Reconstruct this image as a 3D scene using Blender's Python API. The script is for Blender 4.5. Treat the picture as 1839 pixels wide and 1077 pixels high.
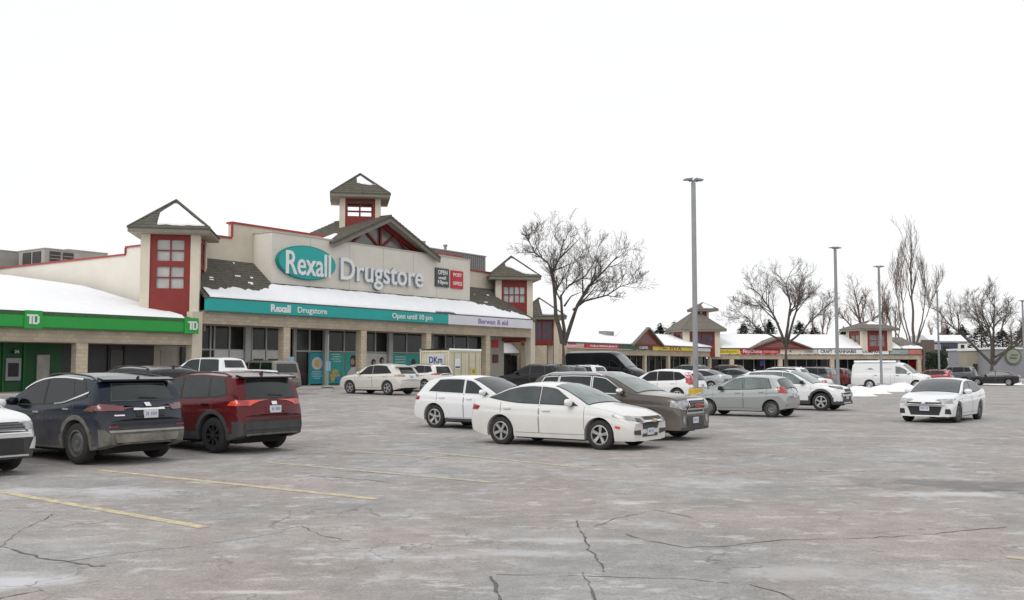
import bpy, bmesh, math, random
from mathutils import Vector, Matrix
from mathutils.bvhtree import BVHTree
from math import sin, cos, pi, radians, sqrt, atan2

for o in list(bpy.data.objects): bpy.data.objects.remove(o)
SC = bpy.context.scene
COL = SC.collection
# ------------------------------------------------------------------ camera
F = 1760.0 / 1839.0
EYE = 1.85
cam = bpy.data.cameras.new('camera'); cam.sensor_width = 36; cam.lens = 36 * F
cam.clip_start = 0.1; cam.clip_end = 6000
co = bpy.data.objects.new('camera', cam); COL.objects.link(co)
co.location = (0, 0, EYE); co.rotation_euler = (radians(90 + 3.85), 0, 0)
SC.camera = co
# ------------------------------------------------------------------ sky: bright overcast
w = bpy.data.worlds.new('World'); SC.world = w; w.use_nodes = True
nt = w.node_tree; nt.nodes.clear()
out = nt.nodes.new('ShaderNodeOutputWorld')
sky = nt.nodes.new('ShaderNodeTexSky'); sky.sky_type = 'NISHITA'; sky.sun_disc = False
SUN_EL, SUN_AZ = radians(38), radians(215)
sky.sun_elevation = SUN_EL; sky.sun_rotation = SUN_AZ
bg1 = nt.nodes.new('ShaderNodeBackground'); bg1.inputs[1].default_value = 0.10
nt.links.new(sky.outputs[0], bg1.inputs[0])
tc = nt.nodes.new('ShaderNodeTexCoord')
nz = nt.nodes.new('ShaderNodeTexNoise'); nz.inputs['Scale'].default_value = 1.6; nz.inputs['Detail'].default_value = 4
mp = nt.nodes.new('ShaderNodeMapping'); mp.inputs['Scale'].default_value = (1, 1, 3)
nt.links.new(tc.outputs['Generated'], mp.inputs[0]); nt.links.new(mp.outputs[0], nz.inputs['Vector'])
cr = nt.nodes.new('ShaderNodeValToRGB')
cr.color_ramp.elements[0].position = .3; cr.color_ramp.elements[0].color = (.925, .93, .965, 1)
cr.color_ramp.elements[1].position = .62; cr.color_ramp.elements[1].color = (1, 1, 1, 1)
nt.links.new(nz.outputs[0], cr.inputs[0])
bg2 = nt.nodes.new('ShaderNodeBackground'); bg2.inputs[1].default_value = 1.0
nt.links.new(cr.outputs[0], bg2.inputs[0])
mx = nt.nodes.new('ShaderNodeMixShader'); mx.inputs[0].default_value = 0.94
nt.links.new(bg1.outputs[0], mx.inputs[1]); nt.links.new(bg2.outputs[0], mx.inputs[2])
nt.links.new(mx.outputs[0], out.inputs[0])
sl = bpy.data.lights.new('sun', 'SUN'); sl.energy = 1.0; sl.angle = radians(25); sl.color = (1, .97, .93)
so = bpy.data.objects.new('sun', sl); COL.objects.link(so)
_sd = Vector((sin(SUN_AZ) * cos(SUN_EL), cos(SUN_AZ) * cos(SUN_EL), sin(SUN_EL)))
so.rotation_euler = _sd.to_track_quat('Z', 'Y').to_euler(); so.location = (0, -20, 40)
SC.view_settings.view_transform = 'Standard'; SC.view_settings.look = 'None'
SC.view_settings.exposure = 0.1; SC.view_settings.gamma = 1.0; SC.view_settings.use_curve_mapping = False
SC.render.engine = 'CYCLES'
SC.render.resolution_x = 1024; SC.render.resolution_y = 600

# ------------------------------------------------------------------ materials
MAT = {}
def nodes_of(m):
    m.use_nodes = True
    return m.node_tree, m.node_tree.nodes['Principled BSDF']
def N(nt, t, **k):
    n = nt.nodes.new(t)
    for a, b in k.items():
        if a in n.inputs: n.inputs[a].default_value = b
        else: setattr(n, a, b)
    return n
def mat(name, col, rough=.6, var=.12, scale=3.0, bump=0.0, metal=0, coat=0, stretch=(1, 1, 1), spec=.5, emit=0, fine=0):
    """procedural surface: base colour broken by two octaves of noise"""
    if name in MAT: return MAT[name]
    m = bpy.data.materials.new(name); nt, b = nodes_of(m)
    tc = N(nt, 'ShaderNodeTexCoord'); mp = N(nt, 'ShaderNodeMapping'); mp.inputs['Scale'].default_value = stretch
    nt.links.new(tc.outputs['Object'], mp.inputs[0])
    nz = N(nt, 'ShaderNodeTexNoise', Scale=scale, Detail=6.0, Roughness=.65)
    nt.links.new(mp.outputs[0], nz.inputs['Vector'])
    cr = N(nt, 'ShaderNodeValToRGB')
    c = Vector(col)
    cr.color_ramp.elements[0].position = .3; cr.color_ramp.elements[1].position = .72
    cr.color_ramp.elements[0].color = (*(c * (1 - var)), 1); cr.color_ramp.elements[1].color = (*[min(1, v) for v in c * (1 + var)], 1)
    nt.links.new(nz.outputs[0], cr.inputs[0]); nt.links.new(cr.outputs[0], b.inputs['Base Color'])
    b.inputs['Roughness'].default_value = rough; b.inputs['Metallic'].default_value = metal
    b.inputs['Specular IOR Level'].default_value = spec
    b.inputs['Coat Weight'].default_value = coat; b.inputs['Coat Roughness'].default_value = .04
    if bump:
        bp = N(nt, 'ShaderNodeBump', Strength=bump, Distance=.02)
        n2 = N(nt, 'ShaderNodeTexNoise', Scale=scale * 12, Detail=3.0)
        nt.links.new(mp.outputs[0], n2.inputs['Vector']); nt.links.new(n2.outputs[0], bp.inputs['Height'])
        nt.links.new(bp.outputs[0], b.inputs['Normal'])
    MAT[name] = m
    return m
def paint(name, col, metal=0.0, dirt=.5, dirtcol=(.42, .40, .37), spec=None):
    """car paint with road salt and grime that thickens towards the sills"""
    if name in MAT: return MAT[name]
    m = bpy.data.materials.new(name); nt, b = nodes_of(m)
    tc = N(nt, 'ShaderNodeTexCoord'); sx = N(nt, 'ShaderNodeSeparateXYZ'); nt.links.new(tc.outputs['Object'], sx.inputs[0])
    nz = N(nt, 'ShaderNodeTexNoise', Scale=3.2, Detail=8.0, Roughness=.7); nt.links.new(tc.outputs['Object'], nz.inputs['Vector'])
    mr = N(nt, 'ShaderNodeMapRange'); mr.inputs[1].default_value = 1.05; mr.inputs[2].default_value = .2; mr.inputs[3].default_value = 0; mr.inputs[4].default_value = 1
    nt.links.new(sx.outputs[2], mr.inputs[0])
    ma = N(nt, 'ShaderNodeMath', operation='MULTIPLY'); nt.links.new(mr.outputs[0], ma.inputs[0]); nt.links.new(nz.outputs[0], ma.inputs[1])
    m2 = N(nt, 'ShaderNodeMath', operation='MULTIPLY_ADD'); m2.inputs[1].default_value = dirt * 2.2; m2.inputs[2].default_value = .0
    m2.use_clamp = True
    nt.links.new(ma.outputs[0], m2.inputs[0])
    mix = N(nt, 'ShaderNodeMix', data_type='RGBA'); mix.inputs[6].default_value = (*col, 1); mix.inputs[7].default_value = (*dirtcol, 1)
    nt.links.new(m2.outputs[0], mix.inputs[0]); nt.links.new(mix.outputs[2], b.inputs['Base Color'])
    r = N(nt, 'ShaderNodeMath', operation='MULTIPLY_ADD'); r.inputs[1].default_value = .5; r.inputs[2].default_value = .22; nt.links.new(m2.outputs[0], r.inputs[0])
    nt.links.new(r.outputs[0], b.inputs['Roughness'])
    c = N(nt, 'ShaderNodeMath', operation='MULTIPLY_ADD'); c.inputs[1].default_value = -.8; c.inputs[2].default_value = .55; c.use_clamp = True
    nt.links.new(m2.outputs[0], c.inputs[0]); nt.links.new(c.outputs[0], b.inputs['Coat Weight'])
    b.inputs['Coat Roughness'].default_value = .05; b.inputs['Metallic'].default_value = metal
    if max(col) < .12: b.inputs['Specular IOR Level'].default_value = .2; c.inputs[1].default_value = -.6; c.inputs[2].default_value = .35
    MAT[name] = m
    return m
def glassm(name, col, rough=.04):
    if name in MAT: return MAT[name]
    m = bpy.data.materials.new(name); nt, b = nodes_of(m)
    tc = N(nt, 'ShaderNodeTexCoord'); nz = N(nt, 'ShaderNodeTexNoise', Scale=1.7, Detail=5.0, Roughness=.6)
    nt.links.new(tc.outputs['Object'], nz.inputs['Vector'])
    cr = N(nt, 'ShaderNodeValToRGB'); c = Vector(col)
    cr.color_ramp.elements[0].position = .4; cr.color_ramp.elements[1].position = .65
    cr.color_ramp.elements[0].color = (*(c * .8), 1); cr.color_ramp.elements[1].color = (*(c * 1.25), 1)
    nt.links.new(nz.outputs[0], cr.inputs[0]); nt.links.new(cr.outputs[0], b.inputs['Base Color'])
    b.inputs['Roughness'].default_value = rough; b.inputs['Specular IOR Level'].default_value = .6
    MAT[name] = m
    return m
def siding(name, col, pitch=.2, var=.14, mort=.72, axis=2):
    """masonry in courses: colour changes from course to course with darker joints"""
    if name in MAT: return MAT[name]
    m = bpy.data.materials.new(name); nt, b = nodes_of(m)
    tc = N(nt, 'ShaderNodeTexCoord'); sx = N(nt, 'ShaderNodeSeparateXYZ'); nt.links.new(tc.outputs['Object'], sx.inputs[0])
    ad = N(nt, 'ShaderNodeMath', operation='ADD'); nt.links.new(sx.outputs[0], ad.inputs[0]); nt.links.new(sx.outputs[1], ad.inputs[1])
    cb = N(nt, 'ShaderNodeCombineXYZ'); nt.links.new(ad.outputs[0], cb.inputs[0]); nt.links.new(sx.outputs[2], cb.inputs[1])
    br = N(nt, 'ShaderNodeTexBrick'); br.inputs['Scale'].default_value = 1.0
    br.inputs['Brick Width'].default_value = pitch * 2; br.inputs['Row Height'].default_value = pitch; br.inputs['Mortar Size'].default_value = .014
    c = Vector(col)
    br.inputs['Color1'].default_value = (*(c * (1 - var)), 1); br.inputs['Color2'].default_value = (*(c * (1 + var)), 1); br.inputs['Mortar'].default_value = (*(c * mort), 1)
    nt.links.new(cb.outputs[0], br.inputs['Vector'])
    nz = N(nt, 'ShaderNodeTexNoise', Scale=.8, Detail=6.0); nt.links.new(tc.outputs['Object'], nz.inputs['Vector'])
    mix = N(nt, 'ShaderNodeMix', data_type='RGBA', blend_type='MULTIPLY'); mix.inputs[0].default_value = .5
    nt.links.new(br.outputs[0], mix.inputs[6]); nt.links.new(nz.outputs[0], mix.inputs[7])
    hs = N(nt, 'ShaderNodeBrightContrast'); hs.inputs[1].default_value = float(c.length) * .16
    nt.links.new(mix.outputs[2], hs.inputs[0]); nt.links.new(hs.outputs[0], b.inputs['Base Color'])
    b.inputs['Roughness'].default_value = .85
    bp = N(nt, 'ShaderNodeBump', Strength=.4, Distance=.02); nt.links.new(br.outputs['Fac'], bp.inputs['Height']); bp.invert = True
    nt.links.new(bp.outputs[0], b.inputs['Normal'])
    MAT[name] = m
    return m

_g = lambda px, y: ((px - 919.5) / 1760.0 * (EYE * 1760.0 / (y - 657.0)), EYE * 1760.0 / (y - 657.0))
BLOBS = [(*_g(1740, 868), 3.0, 1.3, (.15, .145, .14), .75), (*_g(1800, 882), 1.0, .5, (.09, .085, .08), .8), (*_g(1720, 884), 2.0, .45, (.54, .54, .54), .8), (*_g(210, 878), 1.1, .7, (.52, .52, .53), .8), (*_g(60, 878), .9, .5, (.52, .52, .53), .7), (*_g(40, 1035), .75, .5, (.56, .56, .58), .9),
         (*_g(1000, 965), 1.1, .25, (.50, .50, .50), .7), (*_g(930, 988), 1.0, .3, (.50, .50, .50), .7), (*_g(1120, 856 + 44), .35, .2, (.55, .55, .55), .8), (*_g(1420, 1020), .9, .5, (.47, .46, .45), .6), (*_g(470, 1055), .6, .12, (.54, .54, .54), .9)]
def asphalt():
    m = bpy.data.materials.new('asphalt'); nt, b = nodes_of(m)
    g = N(nt, 'ShaderNodeNewGeometry'); P = g.outputs['Position']
    def noise(scale, detail=6.0, rough=.6, st=(1, 1, 1), off=(0, 0, 0)):
        mp = N(nt, 'ShaderNodeMapping'); mp.inputs['Scale'].default_value = st; mp.inputs['Location'].default_value = off
        nt.links.new(P, mp.inputs[0]); n = N(nt, 'ShaderNodeTexNoise', Scale=scale, Detail=detail, Roughness=rough)
        nt.links.new(mp.outputs[0], n.inputs['Vector']); return n.outputs[0]
    def ramp(src, p0, c0, p1, c1):
        r = N(nt, 'ShaderNodeValToRGB'); r.color_ramp.elements[0].position = p0; r.color_ramp.elements[1].position = p1
        r.color_ramp.elements[0].color = (*c0, 1); r.color_ramp.elements[1].color = (*c1, 1); nt.links.new(src, r.inputs[0]); return r.outputs[0]
    def mixc(f, a, c, mode='MIX'):
        x = N(nt, 'ShaderNodeMix', data_type='RGBA', blend_type=mode)
        if isinstance(f, float): x.inputs[0].default_value = f
        else: nt.links.new(f, x.inputs[0])
        for s, v in ((6, a), (7, c)):
            if isinstance(v, tuple): x.inputs[s].default_value = (*v, 1)
            else: nt.links.new(v, x.inputs[s])
        return x.outputs[2]
    base = ramp(noise(.35, 9, .68), .32, (.272, .252, .238), .7, (.402, .375, .357))
    hue = ramp(noise(.3, 5, .6, off=(7, 3, 0)), .4, (.95, 1.0, 1.02), .62, (1.03, .99, .975))
    base = mixc(1.0, base, hue, 'MULTIPLY')
    mid = ramp(noise(2.6, 12, .84), .36, (.79, .785, .78), .66, (1.17, 1.165, 1.16))
    base = mixc(1.0, base, mid, 'MULTIPLY')
    # stone chips
    fine = ramp(noise(34, 4, .85), .3, (.6, .6, .6), .72, (1.4, 1.4, 1.4))
    base = mixc(.9, base, fine, 'MULTIPLY')
    # dried salt
    s1 = ramp(noise(.5, 10, .72, off=(20, 5, 0)), .535, (0, 0, 0), .68, (1, 1, 1))
    s2 = ramp(noise(9, 4, .7), .35, (.2, .2, .2), .62, (1, 1, 1))
    salt = mixc(1.0, s1, s2, 'MULTIPLY')
    base = mixc(salt, base, (.50, .505, .51))
    s3 = ramp(noise(1.4, 10, .8, st=(1, 1.6, 1), off=(3, 50, 0)), .545, (0, 0, 0), .60, (.68, .68, .68))
    base = mixc(s3, base, (.53, .52, .51))
    o1 = ramp(noise(1.9, 10, .82, off=(90, 12, 0)), .57, (0, 0, 0), .64, (.55, .55, .55))
    base = mixc(o1, base, (.17, .155, .148))
    # damp / oily darker patches
    d1 = ramp(noise(.22, 7, .6, off=(-11, 31, 0)), .6, (0, 0, 0), .74, (.7, .7, .7))
    base = mixc(d1, base, (.18, .168, .16))
    # individual salt crusts and damp spots: (x, y, radius x, radius y, colour, strength)
    for bx_, by_, rx, ry, cc, stg in BLOBS:
        mp = N(nt, 'ShaderNodeMapping'); mp.inputs['Location'].default_value = (-bx_ / rx, -by_ / ry, 0); mp.inputs['Scale'].default_value = (1 / rx, 1 / ry, 0)
        nt.links.new(P, mp.inputs[0]); ln = N(nt, 'ShaderNodeVectorMath', operation='LENGTH'); nt.links.new(mp.outputs[0], ln.inputs[0])
        ad = N(nt, 'ShaderNodeMath', operation='MULTIPLY_ADD'); ad.inputs[1].default_value = 2.2; nt.links.new(noise(1.6, 9, .72, off=(bx_, 3, 0)), ad.inputs[0]); nt.links.new(ln.outputs['Value'], ad.inputs[2])
        mk_ = ramp(ad.outputs[0], .0, (1, 1, 1), 1.0, (0, 0, 0)); r_ = [n for n in nt.nodes if n.type == 'VALTORGB'][-1]
        mr = N(nt, 'ShaderNodeMapRange'); mr.inputs[1].default_value = 1.35; mr.inputs[2].default_value = 1.9; mr.inputs[3].default_value = stg; mr.inputs[4].default_value = 0
        nt.links.new(ad.outputs[0], mr.inputs[0]); nt.nodes.remove(r_)
        base = mixc(mr.outputs[0], base, cc)
    # cracks
    def crack(scale, width, off, lo, hi):
        mp = N(nt, 'ShaderNodeMapping'); mp.inputs['Location'].default_value = off; nt.links.new(P, mp.inputs[0])
        nv = N(nt, 'ShaderNodeTexNoise', Scale=.9, Detail=5.0); nt.links.new(mp.outputs[0], nv.inputs['Vector'])
        vm = N(nt, 'ShaderNodeVectorMath', operation='SCALE'); vm.inputs[3].default_value = 2.2; nt.links.new(nv.outputs['Color'], vm.inputs[0])
        va = N(nt, 'ShaderNodeVectorMath', operation='ADD'); nt.links.new(mp.outputs[0], va.inputs[0]); nt.links.new(vm.outputs[0], va.inputs[1])
        vo = N(nt, 'ShaderNodeTexVoronoi', feature='DISTANCE_TO_EDGE', Scale=scale); nt.links.new(va.outputs[0], vo.inputs['Vector'])
        r = ramp(vo.outputs['Distance'], 0.0, (1, 1, 1), width * scale, (0, 0, 0))
        mk = ramp(noise(.25, 4, .6, off=(off[0] + 40, 9, 0)), lo, (0, 0, 0), hi, (1, 1, 1))
        return mixc(1.0, r, mk, 'MULTIPLY')
    c1 = crack(.16, .028, (2, 5, 0), .5, .58); c2 = crack(.62, .02, (31, -7, 0), .50, .58)
    base = mixc(c1, base, (.17, .155, .148)); base = mixc(c2, base, (.20, .185, .175))
    nt.links.new(base, b.inputs['Base Color'])
    b.inputs['Roughness'].default_value = .85; b.inputs['Specular IOR Level'].default_value = .3
    bp = N(nt, 'ShaderNodeBump', Strength=.35, Distance=.01); nt.links.new(noise(30, 5, .7), bp.inputs['Height'])
    nt.links.new(bp.outputs[0], b.inputs['Normal'])
    MAT['asphalt'] = m
    return m
def line_paint():
    m = bpy.data.materials.new('worn_line_paint'); nt, b = nodes_of(m)
    g = N(nt, 'ShaderNodeNewGeometry'); n = N(nt, 'ShaderNodeTexNoise', Scale=5.0, Detail=8.0, Roughness=.75); nt.links.new(g.outputs['Position'], n.inputs['Vector'])
    r = N(nt, 'ShaderNodeValToRGB'); r.color_ramp.elements[0].position = .38; r.color_ramp.elements[1].position = .58
    r.color_ramp.elements[0].color = (.33, .30, .27, 1); r.color_ramp.elements[1].color = (.64, .54, .30, 1)
    nt.links.new(n.outputs[0], r.inputs[0]); nt.links.new(r.outputs[0], b.inputs['Base Color']); b.inputs['Roughness'].default_value = .8
    MAT['line'] = m; return m
def worn_edge(m): return m
asphalt(); line_paint(); MAT['line_faint'] = MAT['line'].copy(); MAT['line_faint'].name = 'faded_line_paint'
_r = [n for n in MAT['line_faint'].node_tree.nodes if n.type == 'VALTORGB'][0]; _r.color_ramp.elements[1].color = (.56, .48, .30, 1); _r.color_ramp.elements[0].position = .40; _r.color_ramp.elements[1].position = .60
SNOW = mat('snow', (.86, .87, .89), .9, .04, 1.5, .5)
SNOWD = mat('dirty_snow', (.72, .72, .72), .9, .16, 2.5, .6)
CREAM = mat('stucco_cream', (.62, .565, .46), .9, .07, 1.2, .25)
CREAM2 = mat('stucco_light', (.70, .665, .59), .9, .05, .8, .2)
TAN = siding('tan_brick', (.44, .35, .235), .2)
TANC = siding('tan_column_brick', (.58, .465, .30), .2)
RED = mat('red_paint', (.205, .018, .013), .55, .12, 2.5)
COPE = mat('red_coping', (.36, .035, .03), .5, .15, 3)
SHING = mat('roof_shingle', (.105, .098, .078), .95, .35, 5, .6)
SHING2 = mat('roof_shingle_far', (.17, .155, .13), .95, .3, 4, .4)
FASC = mat('grey_fascia', (.20, .19, .16), .8, .12, 3)
SOFF = mat('soffit', (.42, .37, .29), .85, .08, 2)
DGLASS = glassm('store_glass', (.020, .022, .020), .08); DGLASS.node_tree.nodes['Principled BSDF'].inputs['Specular IOR Level'].default_value = .32
PANE = mat('tower_pane', (.40, .40, .38), .3, .22, 1.3)
ALU = mat('mullion_grey', (.40, .41, .40), .5, .1, 3)
TEAL = mat('teal_panel', (.012, .37, .345), .5, .06, .7)
GREEN = mat('green_panel', (.014, .33, .045), .5, .06, .7)
DGREEN = mat('dark_green_panel', (.008, .085, .022), .5, .15, .7)
WHITE = mat('white_panel', (.78, .78, .78), .55, .04, 1)
LILAC = mat('pale_sign_face', (.72, .72, .78), .55, .05, .6)
PURP = mat('purple_print', (.30, .24, .44), .6)
BLACK = mat('black_paint', (.02, .02, .02), .6)
DARKG = mat('dark_grey_sign', (.055, .062, .065), .5)
SRED = mat('sign_red', (.52, .022, .03), .5, .1, 1)
SYEL = mat('sign_yellow', (.62, .47, .03), .55, .12, 1)
CONC = mat('concrete', (.40, .38, .36), .9, .14, 1.4, .3)
STEEL = mat('galvanised_steel', (.27, .28, .29), .5, .12, 2, metal=.3)
RUB = mat('tyre_rubber', (.028, .027, .026), .9, .3, 8, .2)
RIM = mat('alloy_rim', (.50, .50, .50), .35, .12, 9, metal=.7)
RIMD = mat('dark_rim', (.05, .05, .052), .4, .2, 9, metal=.4)
RIMG = mat('steel_rim', (.16, .16, .16), .5, .2, 9, metal=.5)
PLAS = mat('black_plastic', (.055, .056, .056), .7, .35, 4, .1)
PLASD = mat('dirty_plastic', (.14, .135, .12), .85, .4, 5, .1)
UND = mat('underbody', (.015, .015, .015), .9)
CHR = mat('chrome', (.75, .75, .75), .15, .05, 4, metal=1)
HL = mat('headlight_glass', (.34, .35, .355), .2, .6, 9, coat=.6)
TL = mat('tail_light_glass', (.36, .012, .018), .2, .2, 6, coat=1)
TLO = mat('bright_tail_light', (.72, .06, .015), .2, .2, 6, coat=1)
SEAM = mat('panel_gap', (.11, .11, .11), .9)
PLATE = mat('plate_white', (.62, .64, .68), .5, .06, 8)
PLT = mat('plate_print', (.22, .25, .38), .6)
CG = glassm('car_glass', (.020, .026, .026)); CGL = glassm('car_glass_light', (.15, .19, .18)); CGM = glassm('car_glass_mid', (.05, .064, .062)); CGD = glassm('car_glass_dark', (.006, .0065, .0075)); CGD.node_tree.nodes['Principled BSDF'].inputs['Specular IOR Level'].default_value = .38; CG.node_tree.nodes['Principled BSDF'].inputs['Specular IOR Level'].default_value = .45
BARK = mat('bark', (.085, .072, .06), .95, .3, 4, .3)
TWIG = mat('twigs', (.125, .10, .085), .95, .2, 4)
TWIGR = mat('reddish_twigs', (.19, .135, .11), .95, .2, 4)
NEED = mat('conifer_needles', (.032, .045, .030), .9, .5, 3)
# ------------------------------------------------------------------ helpers
def tag(o, label=None, cat=None, group=None, kind=None):
    if label: o['label'] = label
    if cat: o['category'] = cat
    if group: o['group'] = group
    if kind: o['kind'] = kind
    return o
def link(name, me, parent=None):
    o = bpy.data.objects.new(name, me); COL.objects.link(o)
    if parent: o.parent = parent
    return o
def thing(name, loc, rz, label, cat, group=None):
    o = link(name, None); o.location = loc; o.rotation_euler = (0, 0, rz); o.empty_display_size = .3
    return tag(o, label, cat, group)
class MB:
    def __init__(s): s.v = []; s.f = []; s.m = []; s.mats = []; s.tf = None
    def mi(s, m):
        if m not in s.mats: s.mats.append(m)
        return s.mats.index(m)
    def pt(s, p):
        s.v.append(tuple(s.tf(p)) if s.tf else tuple(p)); return len(s.v) - 1
    def face(s, pts, m):
        s.f.append([s.pt(p) for p in pts]); s.m.append(s.mi(m)); return s
    def box(s, x0, x1, y0, y1, z0, z1, m):
        P = [(x, y, z) for z in (z0, z1) for y in (y0, y1) for x in (x0, x1)]
        b = [s.pt(p) for p in P]; k = s.mi(m)
        for q in ((0, 2, 3, 1), (4, 5, 7, 6), (0, 1, 5, 4), (2, 6, 7, 3), (0, 4, 6, 2), (1, 3, 7, 5)):
            s.f.append([b[i] for i in q]); s.m.append(k)
        return s
    def prism(s, poly, axis, a0, a1, m):
        """extrude polygon of 2-D points along an axis"""
        def mk(p, a):
            if axis == 0: return (a, p[0], p[1])
            if axis == 1: return (p[0], a, p[1])
            return (p[0], p[1], a)
        A = [s.pt(mk(p, a0)) for p in poly]; B = [s.pt(mk(p, a1)) for p in poly]; k = s.mi(m); n = len(poly)
        s.f.append(A[::-1]); s.m.append(k); s.f.append(B); s.m.append(k)
        for i in range(n):
            j = (i + 1) % n; s.f.append([A[i], A[j], B[j], B[i]]); s.m.append(k)
        return s
    def tube(s, pts, rads, n, m, cap=True):
        k = s.mi(m); rings = []
        for i, p in enumerate(pts):
            p = Vector(p); a = Vector(pts[max(0, i - 1)]); c = Vector(pts[min(len(pts) - 1, i + 1)])
            d = (c - a).normalized() if (c - a).length > 1e-6 else Vector((0, 0, 1))
            u = d.cross(Vector((.31, .17, .93) if abs(d.z) < .9 else (1, .1, 0))).normalized(); v = d.cross(u)
            r = rads[i] if isinstance(rads, (list, tuple)) else rads
            rings.append([s.pt(p + (u * cos(2 * pi * q / n) + v * sin(2 * pi * q / n)) * r) for q in range(n)])
        for a, b in zip(rings, rings[1:]):
            for q in range(n): s.f.append([a[q], a[(q + 1) % n], b[(q + 1) % n], b[q]]); s.m.append(k)
        if cap: s.f.append(rings[0][::-1]); s.m.append(k); s.f.append(rings[-1]); s.m.append(k)
        return s
    def build(s, name, parent=None, org=(0, 0, 0), smooth=False, angle=35, fix=True):
        me = bpy.data.meshes.new(name)
        ox, oy, oz = org
        me.from_pydata([(a - ox, b - oy, c - oz) for a, b, c in s.v], [], s.f)
        for m in s.mats: me.materials.append(m)
        me.polygons.foreach_set('material_index', s.m)
        if fix:
            bm = bmesh.new(); bm.from_mesh(me); bmesh.ops.recalc_face_normals(bm, faces=bm.faces); bm.to_mesh(me); bm.free()
        if smooth:
            me.polygons.foreach_set('use_smooth', [True] * len(me.polygons)); me.set_sharp_from_angle(angle=radians(angle))
        me.update()
        return link(name, me, parent)
_tc = {}
def text_mesh(txt, bold=0.0, ext=.5, shear=0.0):
    key = (txt, bold, ext, shear)
    if key in _tc: return _tc[key].copy()
    c = bpy.data.curves.new('lettering', 'FONT'); c.body = txt; c.size = 1; c.extrude = ext; c.offset = bold; c.align_x = 'LEFT'; c.resolution_u = 3; c.shear = shear
    o = bpy.data.objects.new('lettering', c); COL.objects.link(o)
    dg = bpy.context.evaluated_depsgraph_get(); me = bpy.data.meshes.new_from_object(o.evaluated_get(dg))
    bpy.data.objects.remove(o); bpy.data.curves.remove(c)
    _tc[key] = me
    return me.copy()
def lettering(name, txt, parent, x0, x1, z0, z1, y, m, depth=.06, bold=0.0, org=(0, 0, 0), shear=0.0, tf=None, gap=None):
    """letters standing on a wall that faces -y, fitted into the box x0..x1, z0..z1; depth is how far they stand out.
    gap: islands nearer than this (in em) stay in one object (one word, or one letter when gap is 0)"""
    me = text_mesh(txt, bold, .5, shear)
    vs = [v.co.copy() for v in me.vertices]; fs = [list(p.vertices) for p in me.polygons]
    xs = [v.x for v in vs]; ys = [v.y for v in vs]; a, b, c, d = min(xs), max(xs), min(ys), max(ys)
    par_ = list(range(len(vs)))
    def find(i):
        while par_[i] != i: par_[i] = par_[par_[i]]; i = par_[i]
        return i
    for f in fs:
        r_ = find(f[0])
        for i in f[1:]: par_[find(i)] = r_
    rng = {}
    for i, v in enumerate(vs):
        k_ = find(i); q = rng.get(k_, (9e9, -9e9)); rng[k_] = (min(q[0], v.x), max(q[1], v.x))
    gp_ = .2 if gap is None else gap; cl = []
    for k_, (p, q) in sorted(rng.items(), key=lambda t: t[1][0]):
        if cl and p < cl[-1][1] + gp_ - (1e-4 if gp_ == 0 else 0): cl[-1][1] = max(cl[-1][1], q); cl[-1][2].add(k_)
        else: cl.append([p, q, {k_}])
    out_ = None
    for p, q, ks in cl:
        mp_ = {}; nv = []; nf = []
        for f in fs:
            if find(f[0]) in ks:
                g = []
                for i in f:
                    if i not in mp_:
                        v = vs[i]; w3 = (x0 + (v.x - a) / (b - a) * (x1 - x0), y - (v.z + .5) * depth, z0 + (v.y - c) / (d - c) * (z1 - z0))
                        if tf: w3 = tf(w3)
                        mp_[i] = len(nv); nv.append((w3[0] - org[0], w3[1] - org[1], w3[2] - org[2]))
                    g.append(mp_[i])
                nf.append(g)
        m2 = bpy.data.meshes.new(name); m2.from_pydata(nv, [], nf); m2.materials.append(m); m2.update(); out_ = link(name, m2, parent)
    bpy.data.meshes.remove(me)
    return out_
def at(px, Y):
    return (px - 919.5) / 1760.0 * Y, Y
# plaza frame: s runs along the storefronts, t runs back from the canopy edge
P0 = Vector((-11.96, 66.0)); ANG = atan2(.820, .572); DS = Vector((cos(ANG), sin(ANG))); DT = Vector((-sin(ANG), cos(ANG)))
def st(x, y):
    r = Vector((x, y)) - P0; return r.dot(DS), r.dot(DT)
def W2(s, t):
    p = P0 + DS * s + DT * t; return p.x, p.y
def gz(x, y):
    t = st(x, y)[1]
    if t < -30: return 0.0
    if t > -4: return .40
    k = (t + 30) / 26.0
    return .40 * k
def s_at(px, t):
    u = (px - 919.5) / 1760.0
    b = P0 + DT * t
    return (u * b.y - b.x) / (DS.x - u * DS.y)
def zz(px, t, y):
    """height of the point seen at row y on the line t"""
    s = s_at(px, t); return EYE + (657 - y) / 1760.0 * W2(s, t)[1]
rnd = random.Random(7)
# ------------------------------------------------------------------ ground
def strip_sheet(name, prof, s0, s1, m, dz=0):
    mb = MB()
    for (ta, za), (tb, zb) in zip(prof, prof[1:]):
        mb.face([(*W2(s0, ta), za + dz), (*W2(s1, ta), za + dz), (*W2(s1, tb), zb + dz), (*W2(s0, tb), zb + dz)], m)
    return mb.build(name)
g = strip_sheet('ground', [(-3000, 0), (-30, 0), (-4, .40), (3000, .40)], -3000, 3000, MAT['asphalt'])
tag(g, 'grey salt-stained asphalt of the parking lot', kind='structure')
def ribbon(mb, pts, wd, m, dz=.004, seed=0):
    r = random.Random(seed); L = []; 
    for i, p in enumerate(pts):
        a = Vector(pts[max(0, i - 1)]); c = Vector(pts[min(len(pts) - 1, i + 1)]); d = (c - a).normalized(); n = Vector((-d.y, d.x))
        ww = wd * (1 if seed == 0 else r.uniform(.1, 1.5)) * .5
        q = Vector(p); L.append((q + n * ww, q - n * ww))
    for (a, b), (c, d) in zip(L, L[1:]):
        mb.face([(a.x, a.y, gz(*a) + dz), (b.x, b.y, gz(*b) + dz), (d.x, d.y, gz(*d) + dz), (c.x, c.y, gz(*c) + dz)], m)
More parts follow.
